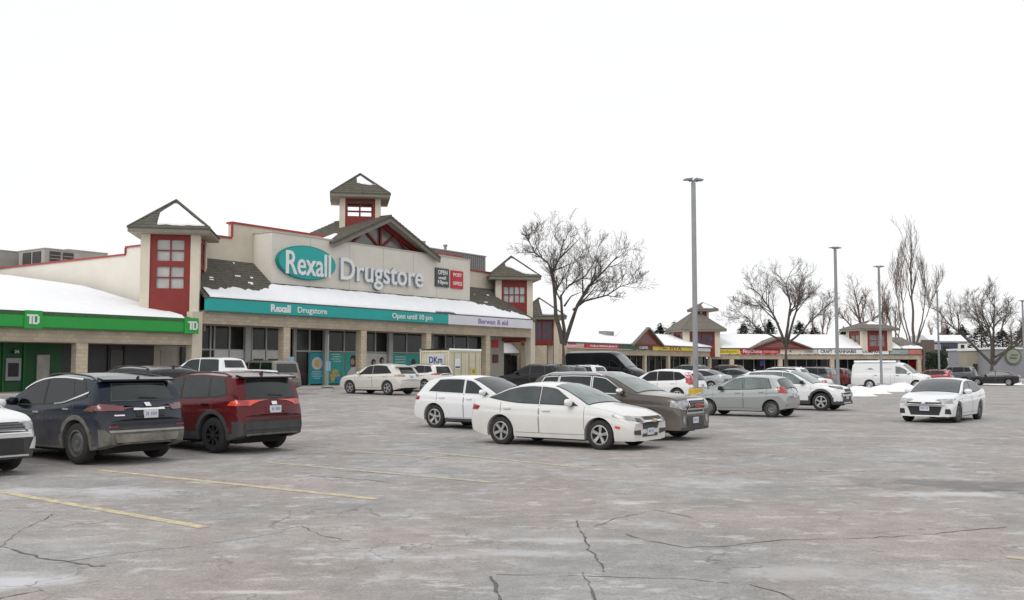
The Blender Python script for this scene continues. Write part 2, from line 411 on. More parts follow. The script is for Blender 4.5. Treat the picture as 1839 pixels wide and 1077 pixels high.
def gp(px, y):
    Y = EYE * 1760.0 / (y - 657.0); return at(px, Y)
k = 0
for a, b in (((-60, 868), (375, 943)), ((0, 826), (0, 826)), ((185, 842), (680, 893)), ((480, 828), (890, 864)), ((612, 807), (860, 825)), ((780, 811), (1050, 838)),
             ((1795, 994), (1900, 1006)), ((1040, 797), (1190, 812))):
    if a == b: continue
    A, B = Vector(gp(*a)), Vector(gp(*b)); mb = MB(); n = 10
    ribbon(mb, [A.lerp(B, i / n) for i in range(n + 1)], .15, MAT['line'] if a[1] > 835 and k < 3 else MAT['line_faint'])
    o = mb.build('stall_line'); tag(o, kind='structure'); k += 1
CRK = mat('crack_fill', (.12, .11, .105), .95, .6, 14)
def crack(pts, wd, seed):
    r = random.Random(seed); P = [Vector(gp(*p)) for p in pts]; Q = []
    for a, b in zip(P, P[1:]):
        n = max(3, int((b - a).length / .11))
        for i in range(n):
            q = a.lerp(b, i / n); Q.append(q + Vector((r.gauss(0, .012), r.gauss(0, .022))) + Vector((sin(q.x * 1.7 + seed), cos(q.x * 2.3))) * .03)
    mb = MB(); ribbon(mb, Q, wd * .95, CRK, .003, seed + 1)
    o = mb.build('asphalt_crack'); tag(o, kind='structure')
crack([(1120, 955), (1180, 968), (1235, 978), (1300, 976), (1400, 966), (1500, 962), (1650, 955), (1820, 941)], .022, 1)
crack([(1032, 930), (1050, 960), (1062, 985), (1085, 1015), (1090, 1022)], .022, 2)
crack([(1050, 1022), (1065, 1055), (1085, 1080)], .022, 3)
crack([(885, 1030), (897, 1055), (905, 1085)], .028, 4)
crack([(-20, 972), (25, 980), (85, 995), (130, 1000), (175, 1008), (215, 1012)], .035, 5)
crack([(10, 980), (50, 945), (85, 930), (110, 915)], .015, 6)
crack([(-10, 1072), (50, 1058), (110, 1048)], .028, 7)
crack([(555, 852), (620, 857), (680, 861), (722, 866)], .04, 8)
crack([(520, 947), (550, 940), (570, 950), (600, 960), (650, 968)], .014, 9)
crack([(1070, 940), (1110, 925), (1170, 912), (1200, 918), (1250, 928)], .018, 10)
crack([(900, 1026), (1000, 1028), (1090, 1028), (1230, 1032), (1320, 1042)], .014, 11)
crack([(1340, 1042), (1400, 1060), (1440, 1078)], .018, 12)
crack([(110, 1005), (250, 985), (380, 972), (520, 950)], .010, 13)
crack([(735, 830), (790, 818), (840, 812)], .02, 14)
crack([(600, 843), (660, 846), (730, 850)], .03, 15)
# sidewalk in front of the stores, with its kerb
def slab(name, s0, s1, t0, t1, z0, z1, m, kind='structure'):
    mb = MB(); mb.tf = lambda p: (*W2(p[0], p[1]), p[2]); mb.box(s0, s1, t0, t1, z0, z1, m)
    o = mb.build(name); tag(o, kind=kind); return o
slab('sidewalk', -60, 39.5, -3.85, 6, .2, .53, CONC); slab('kerb', -60, 39.5, -4, -3.854, .2, .55, mat('kerb_concrete', (.46, .44, .41), .9, .15, 2))
slab('sidewalk', 39.504, 96, 8, 22, .2, .53, CONC)
# ------------------------------------------------------------------ building helpers
def frame_root(name, s0, t0, z0, ang, label, cat, base=None, group=None):
    x, y = W2(s0, t0) if base is None else base
    return thing(name, (x, y, z0), ang, label, cat, group)
def snow_strip(mb, fn, us, v0, v1, h, m=SNOW, e=.06):
    """blanket of snow on a roof slope: fn(u, v, lift) gives a point; v0/v1 are functions of u"""
    rows = []
    for u in us:
        a, b = v0(u), v1(u)
        if b < a + 1e-4: b = a + 1e-4
        ee = min(e, (b - a) / 3); n = 7
        r = [fn(u, a, 0.0)] + [fn(u, a + ee + (b - a - 2 * ee) * i / n, h * (.92 + .16 * rnd.random())) for i in range(n + 1)] + [fn(u, b, 0.0)]
        rows.append([mb.pt(p) for p in r])
    k = mb.mi(m)
    for a, b in zip(rows, rows[1:]):
        for i in range(len(a) - 1): mb.f.append([a[i], b[i], b[i + 1], a[i + 1]]); mb.m.append(k)
def courses(mb, s0, s1, t0, t1, z0, z1, n, m, lift=.04, gapr=None):
    """n overlapping courses of shingles on a slope that rises towards the back"""
    for i in range(n):
        ta, tb = t0 + (t1 - t0) * i / n, t0 + (t1 - t0) * (i + 1) / n
        za, zb = z0 + (z1 - z0) * i / n, z0 + (z1 - z0) * (i + 1) / n
        mb.prism([(ta, za - .12), (ta, za + lift), (tb + .01, zb + .006), (tb + .01, zb - .12)], 0, s0, s1, m)
def jag(f, amp, seed):
    r = random.Random(seed); ph = [r.uniform(0, 6) for _ in range(5)]
    return lambda u: f(u) + amp * (sin(u * 2.1 + ph[0]) + .6 * sin(u * 5.3 + ph[1]) + .5 * sin(u * 11.7 + ph[2]) + .35 * sin(u * 23 + ph[3])) / 2
def tower(root, org, cs, ct, z0, ze, zp, a=3.3, ov=.62, wins=(), pw=.52, see=False, snow=None, rot=-pi / 4, shm=SHING, name='tower', pane=PANE, n=10, redlow=None, winw=.52, ck=(0, 1, 2, 3), z0c=None):
    h = a / 2; E = h + ov; c, s_ = cos(rot), sin(rot)
    T = lambda p: (cs + p[0] * c - p[1] * s_, ct + p[0] * s_ + p[1] * c, p[2])
    zt = ze - .26
    mb = MB(); mb.tf = T; mb.box(-h + .03, h - .03, -h + .03, h - .03, zt - .02, zt + .0, SOFF); tw = mb.build(name, root, org)
    for i in (-1, 1):
        for j in (-1, 1):
            x0, x1 = sorted((i * h, i * (h - pw))); y0, y1 = sorted((j * h, j * (h - pw)))
            mb = MB(); mb.tf = T; mb.box(x0, x1, y0, y1, z0c if z0c and (i, j) == (1, -1) else z0, zt - .022, CREAM); mb.build('corner_pilaster', tw, org)
    def fr(k):
        ck_, sk = [(1, 0), (0, 1), (-1, 0), (0, -1)][k]
        return lambda p: T((p[0] * ck_ + p[1] * sk, p[0] * sk - p[1] * ck_, p[2]))   # p = (across, outward, z)
    zl = redlow if redlow is not None else z0
    for k in ck:
        mb = MB(); mb.tf = fr(k); d0, d1 = h - .22, h - .07; hw = h - pw; ww = winw * hw * 1.25 if wins else 0
        if wins:
            mb.box(-hw, -ww, d0, d1, zl, zt, RED); mb.box(ww, hw, d0, d1, zl, zt, RED); zs = zl
            for (wa, wb, nc, nr) in wins:
                mb.box(-ww, ww, d0, d1, zs, wa, RED); zs = wb
            mb.box(-ww, ww, d0, d1, zs, zt, RED)
        else: mb.box(-hw, hw, d0, d1, zl, zt, RED)
        pn = mb.build('red_panel', tw)
        if org != (0, 0, 0):
            for v in pn.data.vertices: v.co -= Vector(org)
        for (wa, wb, nc, nr) in wins:
            mb = MB(); mb.tf = fr(k)
            for i in range(1, nc):
                u = -ww + 2 * ww * i / nc; mb.box(u - .035, u + .035, d0 + .06, d1 - .02, wa, wb, RED)
            for i in range(1, nr):
                u = wa + (wb - wa) * i / nr; mb.box(-ww, ww, d0 + .063, d1 - .023, u - .035, u + .035, RED)
            if not see: mb.box(-ww, ww, d0 + .02, d0 + .05, wa, wb, pane)
            if mb.v: mb.build('window', tw, org)
    # soffit, fascia and roof in courses
    mb = MB(); mb.tf = T
    mb.box(-E, E, -E, E, ze - .24, ze - .01, FASC); mb.box(-E + .03, E - .03, -E + .03, E - .03, ze - .262, ze - .243, SOFF)
    mb.build('eave', tw, org)
    mb = MB(); mb.tf = T
    for i in range(n):
        e0, e1 = (E + .05) * (1 - i / n), (E + .05) * (1 - (i + 1) / n); za, zb = ze + (zp - ze) * i / n, ze + (zp - ze) * (i + 1) / n
        lo = [(-e0, -e0), (e0, -e0), (e0, e0), (-e0, e0)]; hi = [(-e1, -e1), (e1, -e1), (e1, e1), (-e1, e1)]
        for q in range(4):
            r = (q + 1) % 4
            mb.face([(*lo[q], za + .05), (*lo[r], za + .05), (*hi[r], zb), (*hi[q], zb)], shm)
            mb.face([(*lo[q], za - .02), (*lo[r], za - .02), (*lo[r], za + .05), (*lo[q], za + .05)], shm)
    for q in ((-1, -1), (1, -1), (1, 1), (-1, 1)): mb.tube([(q[0] * E * 1.0, q[1] * E * 1.0, ze + .06), (0, 0, zp + .05)], .065, 5, shm)
    mb.build('roof', tw, org)
    if snow:
        mb = MB(); mb.tf = T
        L = sqrt((zp - ze) ** 2 + E * E); nz_, ny_ = E / L, (zp - ze) / L
        def fn(u, v, l): return (u * E, -E * (1 - v) - ny_ * (l + .06), ze + (zp - ze) * v + nz_ * (l + .06))
        for (u0, u1, f0, f1, amp) in snow:
            us = [u0 + (u1 - u0) * i / 16 for i in range(17)]
            snow_strip(mb, fn, us, jag(f0, amp, 3), jag(lambda u: min(f1(u), 1 - abs(u) - .07), amp * .6, 5), .07, e=.03)
        mb.build('roof_snow', tw, org, smooth=True)
    return tw
EYZ = EYE
# ------------------------------------------------------------------ drugstore
OD = (6.5, 2.5, .5); OD0 = (OD[0], OD[1], OD[2])
dr = frame_root('drugstore_building', OD[0], OD[1], OD[2], ANG, 'cream drugstore with a big teal oval sign, red gable and snowy canopy roof', 'building')
def dbx(name, mat_, *b, parent=dr, org=OD, **k):
    mb = MB()
    for q in b: mb.box(*q, mat_)
    return mb.build(name, parent, org, **k)
# walls
UT = 11.05
wl = dbx('wall', CREAM, (-11, -6, 3.3, 3.7, 4.3, 10.05), (-6, 18.2, 3.3, 3.7, 4.3, UT), (18.2, 24.6, 3.3, 3.7, 4.3, 10.0))
dbx('side_wall', CREAM2, (-11.3, -10.9, 3.71, 6.8, .5, 9.18), (-11.3, -10.9, 6.8, 40, .5, 8.72))
dbx('coping', COPE, (-11.1, -6.05, 3.2, 3.8, 10.05, 10.17), (-6.1, 18.3, 3.2, 3.8, UT, UT + .12), (18.3, 24.7, 3.2, 3.8, 10.0, 10.12), (-6.12, -6.0, 3.2, 3.298, 10.17, UT),
    (-11.4, -10.8, 3.9, 6.8, 9.18, 9.28), (-11.4, -10.8, 6.8, 40, 8.72, 8.82), (-11.4, -10.8, 6.75, 6.85, 8.83, 9.17))
dbx('flat_roof', SNOWD, (-10.9, 25, 3.8, 40, 7.6, 7.8))
dbx('far_wall', CREAM, (24.2, 24.6, 3.71, 40, .5, 10.0), (-11, 24.5, 39.6, 40, .5, 9))
# stepped shingle canopy roof with snow
mb = MB(); courses(mb, -10.7, 24.3, -.25, 3.28, 5.83, 8.62, 15, SHING); mb.build('canopy_roof', dr, OD)
mb = MB(); sl_ = (8.62 - 5.83) / 3.53
def fnr(u, v, l): return (u, v - l * .6, 5.83 + .05 + (v + .25) * sl_ + l)
def v1d(u):
    if u < -5.2: return .5 + (u + 10.4) * .05
    if u < -4.4: return .76 + (u + 5.2) * .72
    if u < 16.9: return 1.34
    return 1.34 - (u - 16.9) * .195
def ampd(u): return 1.0 if u < -4.6 or u > 16.9 else .25
j1 = jag(lambda u: 0, .20, 2)
snow_strip(mb, fnr, [-10.4 + i * .2 for i in range(170)], jag(lambda u: -.24 + (.16 if 10.5 < u < 13 else 0), .03, 4), lambda u: v1d(u) + j1(u) * ampd(u), .05)
mb.build('roof_snow', dr, OD, smooth=True)
r5 = random.Random(5); mb = MB()
for i in range(14):
    u = r5.choice((r5.uniform(-10.3, -9), r5.uniform(-7, -5.2), r5.uniform(18.3, 21))); v = r5.uniform(1.0, 3.0)
    a, b = r5.uniform(.1, .5), r5.uniform(.05, .16)
    snow_strip(mb, fnr, [u + a * q / 3 for q in range(4)], lambda x: v, lambda x: v + b, .03)
tag(mb.build('snow_patch', dr, OD, smooth=True), kind='stuff')
# sign box
dbx('sign_box', CREAM2, (-4.26, 16.96, 1.5, 3.29, 7.12, 10.55))
dbx('sign_box_trim', mat('pale_trim', (.5, .48, .43), .8), (-4.31, 17.01, 1.45, 3.295, 10.552, 10.64)); dbx('sign_box_base', SHING, (-4.31, 17.01, 1.40, 3.2, 7.0, 7.117))
dbx('panel_joint', mat('joint', (.44, .42, .38), .9), *[(q, q + .025, 1.492, 1.499, 7.15, 10.5) for q in (-.9, 2.9, 6.4, 9.8, 12.6)])
T0 = 1.49
def oval(sc, sz, rs, rz, y0, y1, m, name, parent, org, n=48):
    mb = MB(); mb.prism([(sc + rs * cos(2 * pi * i / n), sz + rz * sin(2 * pi * i / n)) for i in range(n)], 1, y0, y1, m)
    return mb.build(name, parent, org)
sa, sb = s_at(495.5, 1.3), s_at(600, 1.3); zc = zz(548, 1.3, 471.5); rz = (zz(548, 1.3, 440) - zz(548, 1.3, 503)) / 2
sg = oval((sa + sb) / 2, zc, (sb - sa) / 2, rz * .98, 1.22, 1.489, mat('teal_dark_rim', (.01, .19, .20), .5), 'oval_sign', dr, OD)
oval((sa + sb) / 2, zc, (sb - sa) / 2 - .06, rz * .98 - .06, 1.19, 1.2195, TEAL, 'sign_face', sg, (0, 0, 0))
def sub(o):  # child of an already offset part
    return o
for v in sg.children[0].data.vertices: v.co -= Vector(OD)
lettering('sign_letter', 'Rexall', sg, s_at(512, 1.15), s_at(592, 1.15), zz(515, 1.15, 491), zz(520, 1.15, 449), 1.188, WHITE, .10, .008, OD, gap=0)
LS = mat('letter_side', (.30, .37, .42), .6)
lettering('sign_letter', 'Drugstore', dr, s_at(611.5, 1.25), s_at(760, 1.25), zz(680, 1.25, 520.5), zz(612, 1.25, 461), 1.28, WHITE, .012, .012, OD, gap=0)
lettering('sign_letter_back', 'Drugstore', dr, s_at(610.8, 1.3), s_at(758.5, 1.3), zz(680, 1.3, 521.5), zz(612, 1.3, 462), 1.489, LS, .205, .018, OD, gap=0)
def wallsign(px0, px1, y0, y1, t, m, lines, name, fg=WHITE, parent=dr, org=OD, th=.12):
    a, b = s_at(px0, t), s_at(px1, t); pm = (px0 + px1) / 2; zt, zb = zz(pm, t, y0), zz(pm, t, y1)
    mb = MB(); mb.box(a, b, t - th, t - .002, zb, zt, m); o = mb.build(name, parent, org)
    for (txt, f0, f1, g0, g1) in lines:
        lettering('lettering', txt, o, a + (b - a) * f0, a + (b - a) * f1, zb + (zt - zb) * g0, zb + (zt - zb) * g1, t - th - .002, fg, .02, .02, org)
    return o
wallsign(780, 804, 481.5, 515, 1.5, DARKG, (('OPEN', .16, .86, .66, .90), ('until', .2, .75, .40, .58), ('10pm', .16, .88, .1, .35)), 'dark_sign')
wallsign(808.5, 829.5, 486, 518, 1.5, SRED, (('POST', .14, .86, .66, .86), ('OFFICE', .12, .88, .18, .38)), 'red_sign')
# gable with red truss
RS, HW, RZ, EZ = 6.75, 5.85, 12.97, 10.42; sgl = (RZ - EZ) / HW
mb = MB()
for i in range(16):       # courses run down each slope
    for sgn in (-1, 1):
        d0, d1 = HW * i / 16, HW * (i + 1) / 16
        x0, x1 = RS + sgn * d0, RS + sgn * d1; z0, z1 = RZ - d0 * sgl, RZ - d1 * sgl
        mb.prism([(x0, z0 - .16), (x0, z0 + .01), (x1, z1 + .05), (x1, z1 - .16)], 1, 1.05, 6.9, SHING)
mb.tube([(RS, 1.02, RZ + .02), (RS, 6.92, RZ + .02)], .07, 6, SHING)
gr = mb.build('gable_roof', dr, OD)
mb = MB()
for sgn in (-1, 1):
    mb.prism([(RS, RZ - .17), (RS + sgn * HW, EZ - .17), (RS + sgn * HW, EZ - .42), (RS, RZ - .45)], 1, 1.08, 1.25, FASC)
    mb.prism([(RS, RZ - .17), (RS + sgn * HW, EZ - .17), (RS + sgn * HW, EZ - .20), (RS, RZ - .21)], 1, 1.26, 2.05, SOFF)
gf = mb.build('gable_fascia', dr, OD)
GB = 10.56; gl = (RZ - .42 - GB) / sgl
GLZ = glassm('gable_glass', (.16, .155, .15), .15)
mb = MB(); mb.prism([(RS - gl, GB), (RS + gl, GB), (RS, RZ - .42)], 1, 2.2, 2.3, GLZ); mb.build('gable_window', dr, OD)
mb = MB()
def beam2(p, q, wdt, y0, y1, m):
    p, q = Vector(p), Vector(q); d = (q - p).normalized(); n_ = Vector((-d.y, d.x)) * wdt / 2
    mb.prism([tuple(p + n_), tuple(p - n_), tuple(q - n_), tuple(q + n_)], 1, y0, y1, m)
beam2((RS - gl, GB + .1), (RS + gl, GB + .1), .2, 2.02, 2.19, RED)
for sgn in (-1, 1):
    beam2((RS + sgn * gl, GB), (RS, RZ - .5), .34, 2.0, 2.195, RED)
    beam2((RS + sgn * .05, GB + .1), (RS + sgn * gl * .36, GB + (RZ - .42 - GB) * .60), .15, 2.05, 2.18, RED)
    beam2((RS + sgn * gl * .36, GB + (RZ - .42 - GB) * .60), (RS + sgn * gl * .66, GB + .1), .15, 2.06, 2.17, RED)
beam2((RS, GB), (RS, RZ - .5), .17, 2.03, 2.185, RED)
mb.build('truss', dr, OD)
mb = MB()
snow_strip(mb, lambda u, v, l: (RS - HW + u, 1.5 + v, EZ + .06 + u * sgl + l), [.05 + .22 * i for i in range(9)], lambda u: .1 + u * .5, lambda u: 2.1 - u * .3, .07, e=.2)
mb.build('gable_snow', dr, OD, smooth=True)
# cupola, corner towers
tower(dr, OD, 6.75, 4.25, 11.9, 14.6, 16.45, a=3.05, redlow=12.3, z0c=12.8, ov=.66, wins=((13.0, 14.14, 2, 3),), see=True, name='cupola', winw=.66, pw=.42,
      snow=[(-.12, .52, lambda u: .44 - .1 * u, lambda u: 1 - abs(u) * 1.1 - .1, .05)])
T1 = tower(dr, OD, -11, 2.33, 4.0, 9.78, 11.75, wins=((6.35, 7.62, 2, 2), (7.95, 9.18, 2, 2)), name='tower', winw=.54,
      snow=[(-.30, .86, lambda u: .07, lambda u: 1 - abs(u) * (1.25 if u < 0 else 1) - (.12 if u < 0 else .03), .03)])
T3 = tower(dr, OD, 24.1, 2.33, 4.0, 9.62, 11.6, wins=((7.4, 8.75, 4, 2),), name='tower', winw=.66, pane=glassm('bright_pane', (.42, .44, .44), .2),
      snow=[(-.32, .88, lambda u: max(.08, .3 - u * .5) if u < .4 else .08, lambda u: 1 - abs(u) * (1.1 if u < 0 else 1) - .03, .04)])
# corner posts from the ground up to the towers
dbx('corner_post', CREAM, (-11.42, -10.72, -.02, .52, .53, 5.0)); dbx('corner_post', CREAM, (23.72, 24.42, -.02, .52, .53, 5.7))
# beam, canopy fascia
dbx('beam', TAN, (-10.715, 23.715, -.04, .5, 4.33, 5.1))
dbx('canopy_soffit', SOFF, (-10.7, 24.2, .505, 2.5, 4.33, 4.42)); dbx('gutter', mat('gutter_dark', (.10, .10, .095), .7), (-10.6, 24.0, -.27, -.05, 5.832, 5.9))
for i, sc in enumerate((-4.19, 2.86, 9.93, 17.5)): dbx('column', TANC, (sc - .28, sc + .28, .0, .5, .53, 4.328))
fp = s_at(807, -.3)
cs_ = dbx('canopy_sign', TEAL, (s_at(371, -.3), fp - .01, -.3, -.045, 5.08, 5.81)); csw = dbx('canopy_sign', LILAC, (fp + .01, s_at(957, -.3), -.3, -.045, 5.08, 5.81))
dbx('sign_divider', WHITE, (fp - .12, fp - .012, -.33, -.301, 5.06, 5.83)); dbx('sign_edge', mat('teal_edge', (.01, .14, .14), .6), (s_at(371, -.3), fp - .013, -.31, -.301, 5.05, 5.10))
cf = -.302
lettering('lettering', 'Rexall', cs_, s_at(485.5, cf), s_at(521, cf), 5.22, 5.70, cf, WHITE, .03, .035, OD)
lettering('lettering', 'Drugstore', cs_, s_at(534, cf), s_at(586.5, cf), 5.15, 5.64, cf, WHITE, .03, .012, OD)
lettering('lettering', 'Open until 10 pm', cs_, s_at(704, cf), s_at(776, cf), 5.16, 5.66, cf, WHITE, .03, .012, OD)
lettering('lettering', 'Berwan & aid', csw, s_at(859, cf), s_at(912, cf), 5.26, 5.66, cf, PURP, .03, .012, OD)
# storefront glazing at t=2.5, bay by bay
FZ, TZ, HZ = .53, 2.87, 4.33
dbx('interior', BLACK, (-10.8, 18.2, 2.75, 3.2, .5, 4.3))
bays = [(-10.55, -4.4, [354, 378, 385, 412, 441, 452, 478, 504, 514]), (-4.4, 2.8, [528, 531, 556, 586, 618, 652]), (2.8, 9.9, [656, 674, 703, 730, 764, 770]), (9.9, 17.9, [777, 800, 815, 840, 866, 873])]
for a, b, xs in bays:
    for x0, x1 in zip(xs, xs[1:]):
        u0, u1 = s_at(x0, 2.5), s_at(x1, 2.5)
        dbx('window_pane', DGLASS, (u0 + .05, u1 - .05, 2.54, 2.57, TZ + .04, HZ)); dbx('window_pane', DGLASS, (u0 + .05, u1 - .05, 2.545, 2.575, FZ + .04, TZ - .04))
        dbx('mullion', ALU, (u0 - .05, u0 + .05, 2.46, 2.6, FZ, HZ))
    dbx('transom', ALU, (s_at(xs[0], 2.5), s_at(xs[-1], 2.5), 2.47, 2.61, TZ - .05, TZ + .04))
for q0, q1 in ((441.5, 451), (584, 591), (699, 706)): dbx('pilaster', ALU, (s_at(q0, 2.2), s_at(q1, 2.2), 2.2, 2.45, FZ, HZ))
DW = mat('door_white', (.55, .55, .53), .5)
for x0, x1 in ((386, 411), (413, 440), (453, 477), (479, 503)):
    u0, u1 = s_at(x0, 2.4), s_at(x1, 2.4)
    o = dbx('door', DW, (u0, u1, 2.40, 2.45, TZ - .55, TZ - .02), (u0, u0 + .13, 2.4, 2.45, FZ, TZ - .55), (u1 - .13, u1, 2.4, 2.45, FZ, TZ - .55), (u0 + .13, u1 - .13, 2.4, 2.45, FZ, FZ + .3))
    mb = MB(); mb.box(u0 + .13, u1 - .13, 2.42, 2.44, FZ + .3, TZ - .55, DGLASS); mb.build('door_glass', o, OD)
# window posters
PT = mat('poster_teal', (.016, .27, .32), .4, .25, .7); PTG = mat('poster_green', (.014, .33, .29), .4, .3, .5); PW = mat('poster_white', (.50, .50, .50), .4, .12, .9)
SKIN = mat('poster_skin', (.42, .24, .18), .5, .2, 6); HAIR = mat('poster_hair', (.02, .012, .012), .5); YEL = mat('poster_yellow', (.55, .40, .12), .5, .3, 4); PBL = mat('poster_blue', (.03, .22, .42), .5, .2, 2); LTE = mat('poster_lettering', (.35, .55, .55), .5, .1, 4)
def poster(px0, px1, m, name='window_poster', ytop=None):
    u0, u1 = s_at(px0, 2.43), s_at(px1, 2.43); return dbx(name, m, (u0, u1, 2.42, 2.44, FZ + .08, TZ - .09)), u0, u1
def pv(o, pts, m, y=2.415, nm='poster_print'):
    mb = MB(); mb.prism(pts, 1, y - .006, y, m); return mb.build(nm, o, OD)
def circ(c, z, r, rz=None, n=18, a0=0, a1=2 * pi): return [(c + r * cos(a0 + (a1 - a0) * i / n), z + (rz or r) * sin(a0 + (a1 - a0) * i / n)) for i in range(n)]
o, a, b = poster(555.5, 584, PT); m_ = (a + b) / 2; w_ = b - a
pv(o, circ(m_, 2.02, w_ * .34, .44), PW); pv(o, circ(m_, 2.02, w_ * .18, .27), YEL, 2.405)
for i, (f0, f1) in enumerate(((.2, .8), (.15, .75), (.2, .85), (.3, .7))): pv(o, [(a + w_ * f0, 1.42 - i * .15), (a + w_ * f1, 1.42 - i * .15), (a + w_ * f1, 1.48 - i * .15), (a + w_ * f0, 1.48 - i * .15)], LTE)
o, a, b = poster(591, 618, PTG); w_ = b - a
for i, (f0, f1) in enumerate(((.15, .75), (.25, .8), (.15, .7), (.3, .8))): pv(o, [(a + w_ * f0, 2.62 - i * .16), (a + w_ * f1, 2.62 - i * .16), (a + w_ * f1, 2.70 - i * .16), (a + w_ * f0, 2.70 - i * .16)], LTE)
pv(o, circ(a + w_ * .42, 1.42, w_ * .2, .2), YEL); pv(o, [(a + w_ * .05, 1.25), (a + w_ * .2, .75), (a + w_ * .34, .75), (a + w_ * .4, 1.1), (a + w_ * .7, 1.1), (a + w_ * .75, 1.25)], YEL, 2.41)
pv(o, [(a + w_ * .45, .7), (a + w_ * .9, .7), (a + w_ * .9, 1.15), (a + w_ * .5, 1.1)], PBL, 2.405)
o, a, b = poster(620, 651, PTG); w_ = b - a
pv(o, circ(a + w_ * .5, 2.2, w_ * .22, .45), HAIR); pv(o, circ(a + w_ * .42, 2.15, w_ * .12, .24), SKIN, 2.405)
pv(o, [(a + w_ * .1, .62), (a + w_ * .12, 1.3), (a + w_ * .35, 1.75), (a + w_ * .65, 1.8), (a + w_ * .95, 1.4), (a + w_ * .95, .62)], PW, 2.41)
o, a, b = poster(657, 703, PW); w_ = b - a
for c in (.3, .62): pv(o, circ(a + w_ * c, 1.95 + c * .5, w_ * .09, .26), HAIR); pv(o, circ(a + w_ * (c + .03), 1.9 + c * .5, w_ * .05, .16), SKIN, 2.405)
pv(o, [(a + w_ * .1, .62), (a + w_ * .2, 1.6), (a + w_ * .4, 1.75), (a + w_ * .5, 1.3), (a + w_ * .6, 1.8), (a + w_ * .8, 1.7), (a + w_ * .9, .62)], mat('poster_grey', (.36, .33, .36), .5, .3, 1.5), 2.41)
o, a, b = poster(706, 764, PTG); w_ = b - a
pv(o, circ(a + w_ * .62, 2.1, w_ * .07, .3), HAIR); pv(o, circ(a + w_ * .86, 2.15, w_ * .07, .34), HAIR)
for i in range(4): pv(o, [(a + w_ * .06, 2.5 - i * .2), (a + w_ * .38, 2.5 - i * .2), (a + w_ * .38, 2.6 - i * .2), (a + w_ * .06, 2.6 - i * .2)], LTE)
# end wall with red notices, side passage
EW = mat('end_wall_stucco', (.36, .35, .30), .9, .08, 1)
dbx('end_wall', EW, (s_at(875, 2.0), s_at(905, 2.0), 2.0, 3.2, .5, 4.33))
a, b = s_at(884, 1.95), s_at(895, 1.95); z1, z0 = zz(890, 1.95, 611), zz(890, 1.95, 624)
dbx('wall_notice', SRED, (a, b, 1.93, 1.995, z0, z1)); dbx('wall_notice', mat('maroon_box', (.11, .03, .035), .6), (a + .1, b - .05, 1.9, 1.994, z0 - 1.3, z0 - .6))
# awning and passage wall between the drugstore and the strip
cb = frame_root('passage_shop', 33, 8, .4, ANG, 'small tan shop wall in the passage beside the drugstore with a snow covered awning', 'building')
OC = (33, 8, .4)
mb = MB(); mb.box(25, 43, 8.2, 15, .4, 4.7, TANC); mb.build('wall', cb, OC)
mb = MB(); mb.box(s_at(893, 8), s_at(930, 8), 8.1, 8.19, .45, 2.9, DGLASS); mb.box(s_at(938, 8), s_at(948, 8), 8.1, 8.19, .45, 2.6, DGLASS); mb.build('shopfront', cb, OC)
a, b = s_at(889, 7.2), s_at(930, 7.2); zt, zb = zz(905, 8, 617), zz(905, 7.2, 636)
mb = MB(); mb.prism([(7.0, zb), (7.0, zb + .1), (8.1, zt), (8.18, zt), (8.18, zb - .3), (8.1, zb - .3), (8.1, zb)], 0, a, b, mat('awning_dark', (.07, .06, .055), .8)); aw = mb.build('awning', cb, OC)
mb = MB(); snow_strip(mb, lambda u, v, l: (u, 7.0 + v * 1.1, zb + .1 + (zt - zb - .1) * v + l), [a + (b - a) * i / 8 for i in range(9)], lambda u: .02, lambda u: .97, .12, e=.06); mb.build('awning_snow', aw, OC, smooth=True)
mb = MB(); mb.box(s_at(893, 8), s_at(920, 8), 8.0, 8.19, zt + .25, zt + .65, RED); mb.build('red_band', cb, OC)
# grey corrugated upper storey behind
ou = (19, 9, 7.8); up = frame_root('upper_storey', 19, 9, 7.8, ANG, 'grey corrugated metal storey rising behind the drugstore roof', 'building')
CORR = mat('corrugated_metal', (.25, .25, .25), .6, .08, 1); mb = MB(); mb.box(12, 25.3, 6.05, 12, 7.81, 11.9, CORR); mb.build('wall', up, ou)
mb = MB()
for i in range(44): u = 12.05 + i * .3; mb.box(u, u + .13, 6.0, 6.049, 7.85, 11.85, CORR)
mb.build('metal_rib', up, ou)
mb = MB(); mb.box(11.95, 25.35, 5.97, 12.05, 11.902, 12.0, mat('metal_cap', (.33, .33, .33), .6)); mb.build('roof_edge', up, ou)
for i, u in enumerate((17.3, 20.3, 14.6)):
    mb = MB(); mb.tube([(u, 6.8, 12.0), (u, 6.8, 12.45)], .13, 8, STEEL); mb.tube([(u, 6.8, 12.45), (u, 6.8, 12.6)], .2, 8, STEEL); mb.build('vent_pipe', up, ou)
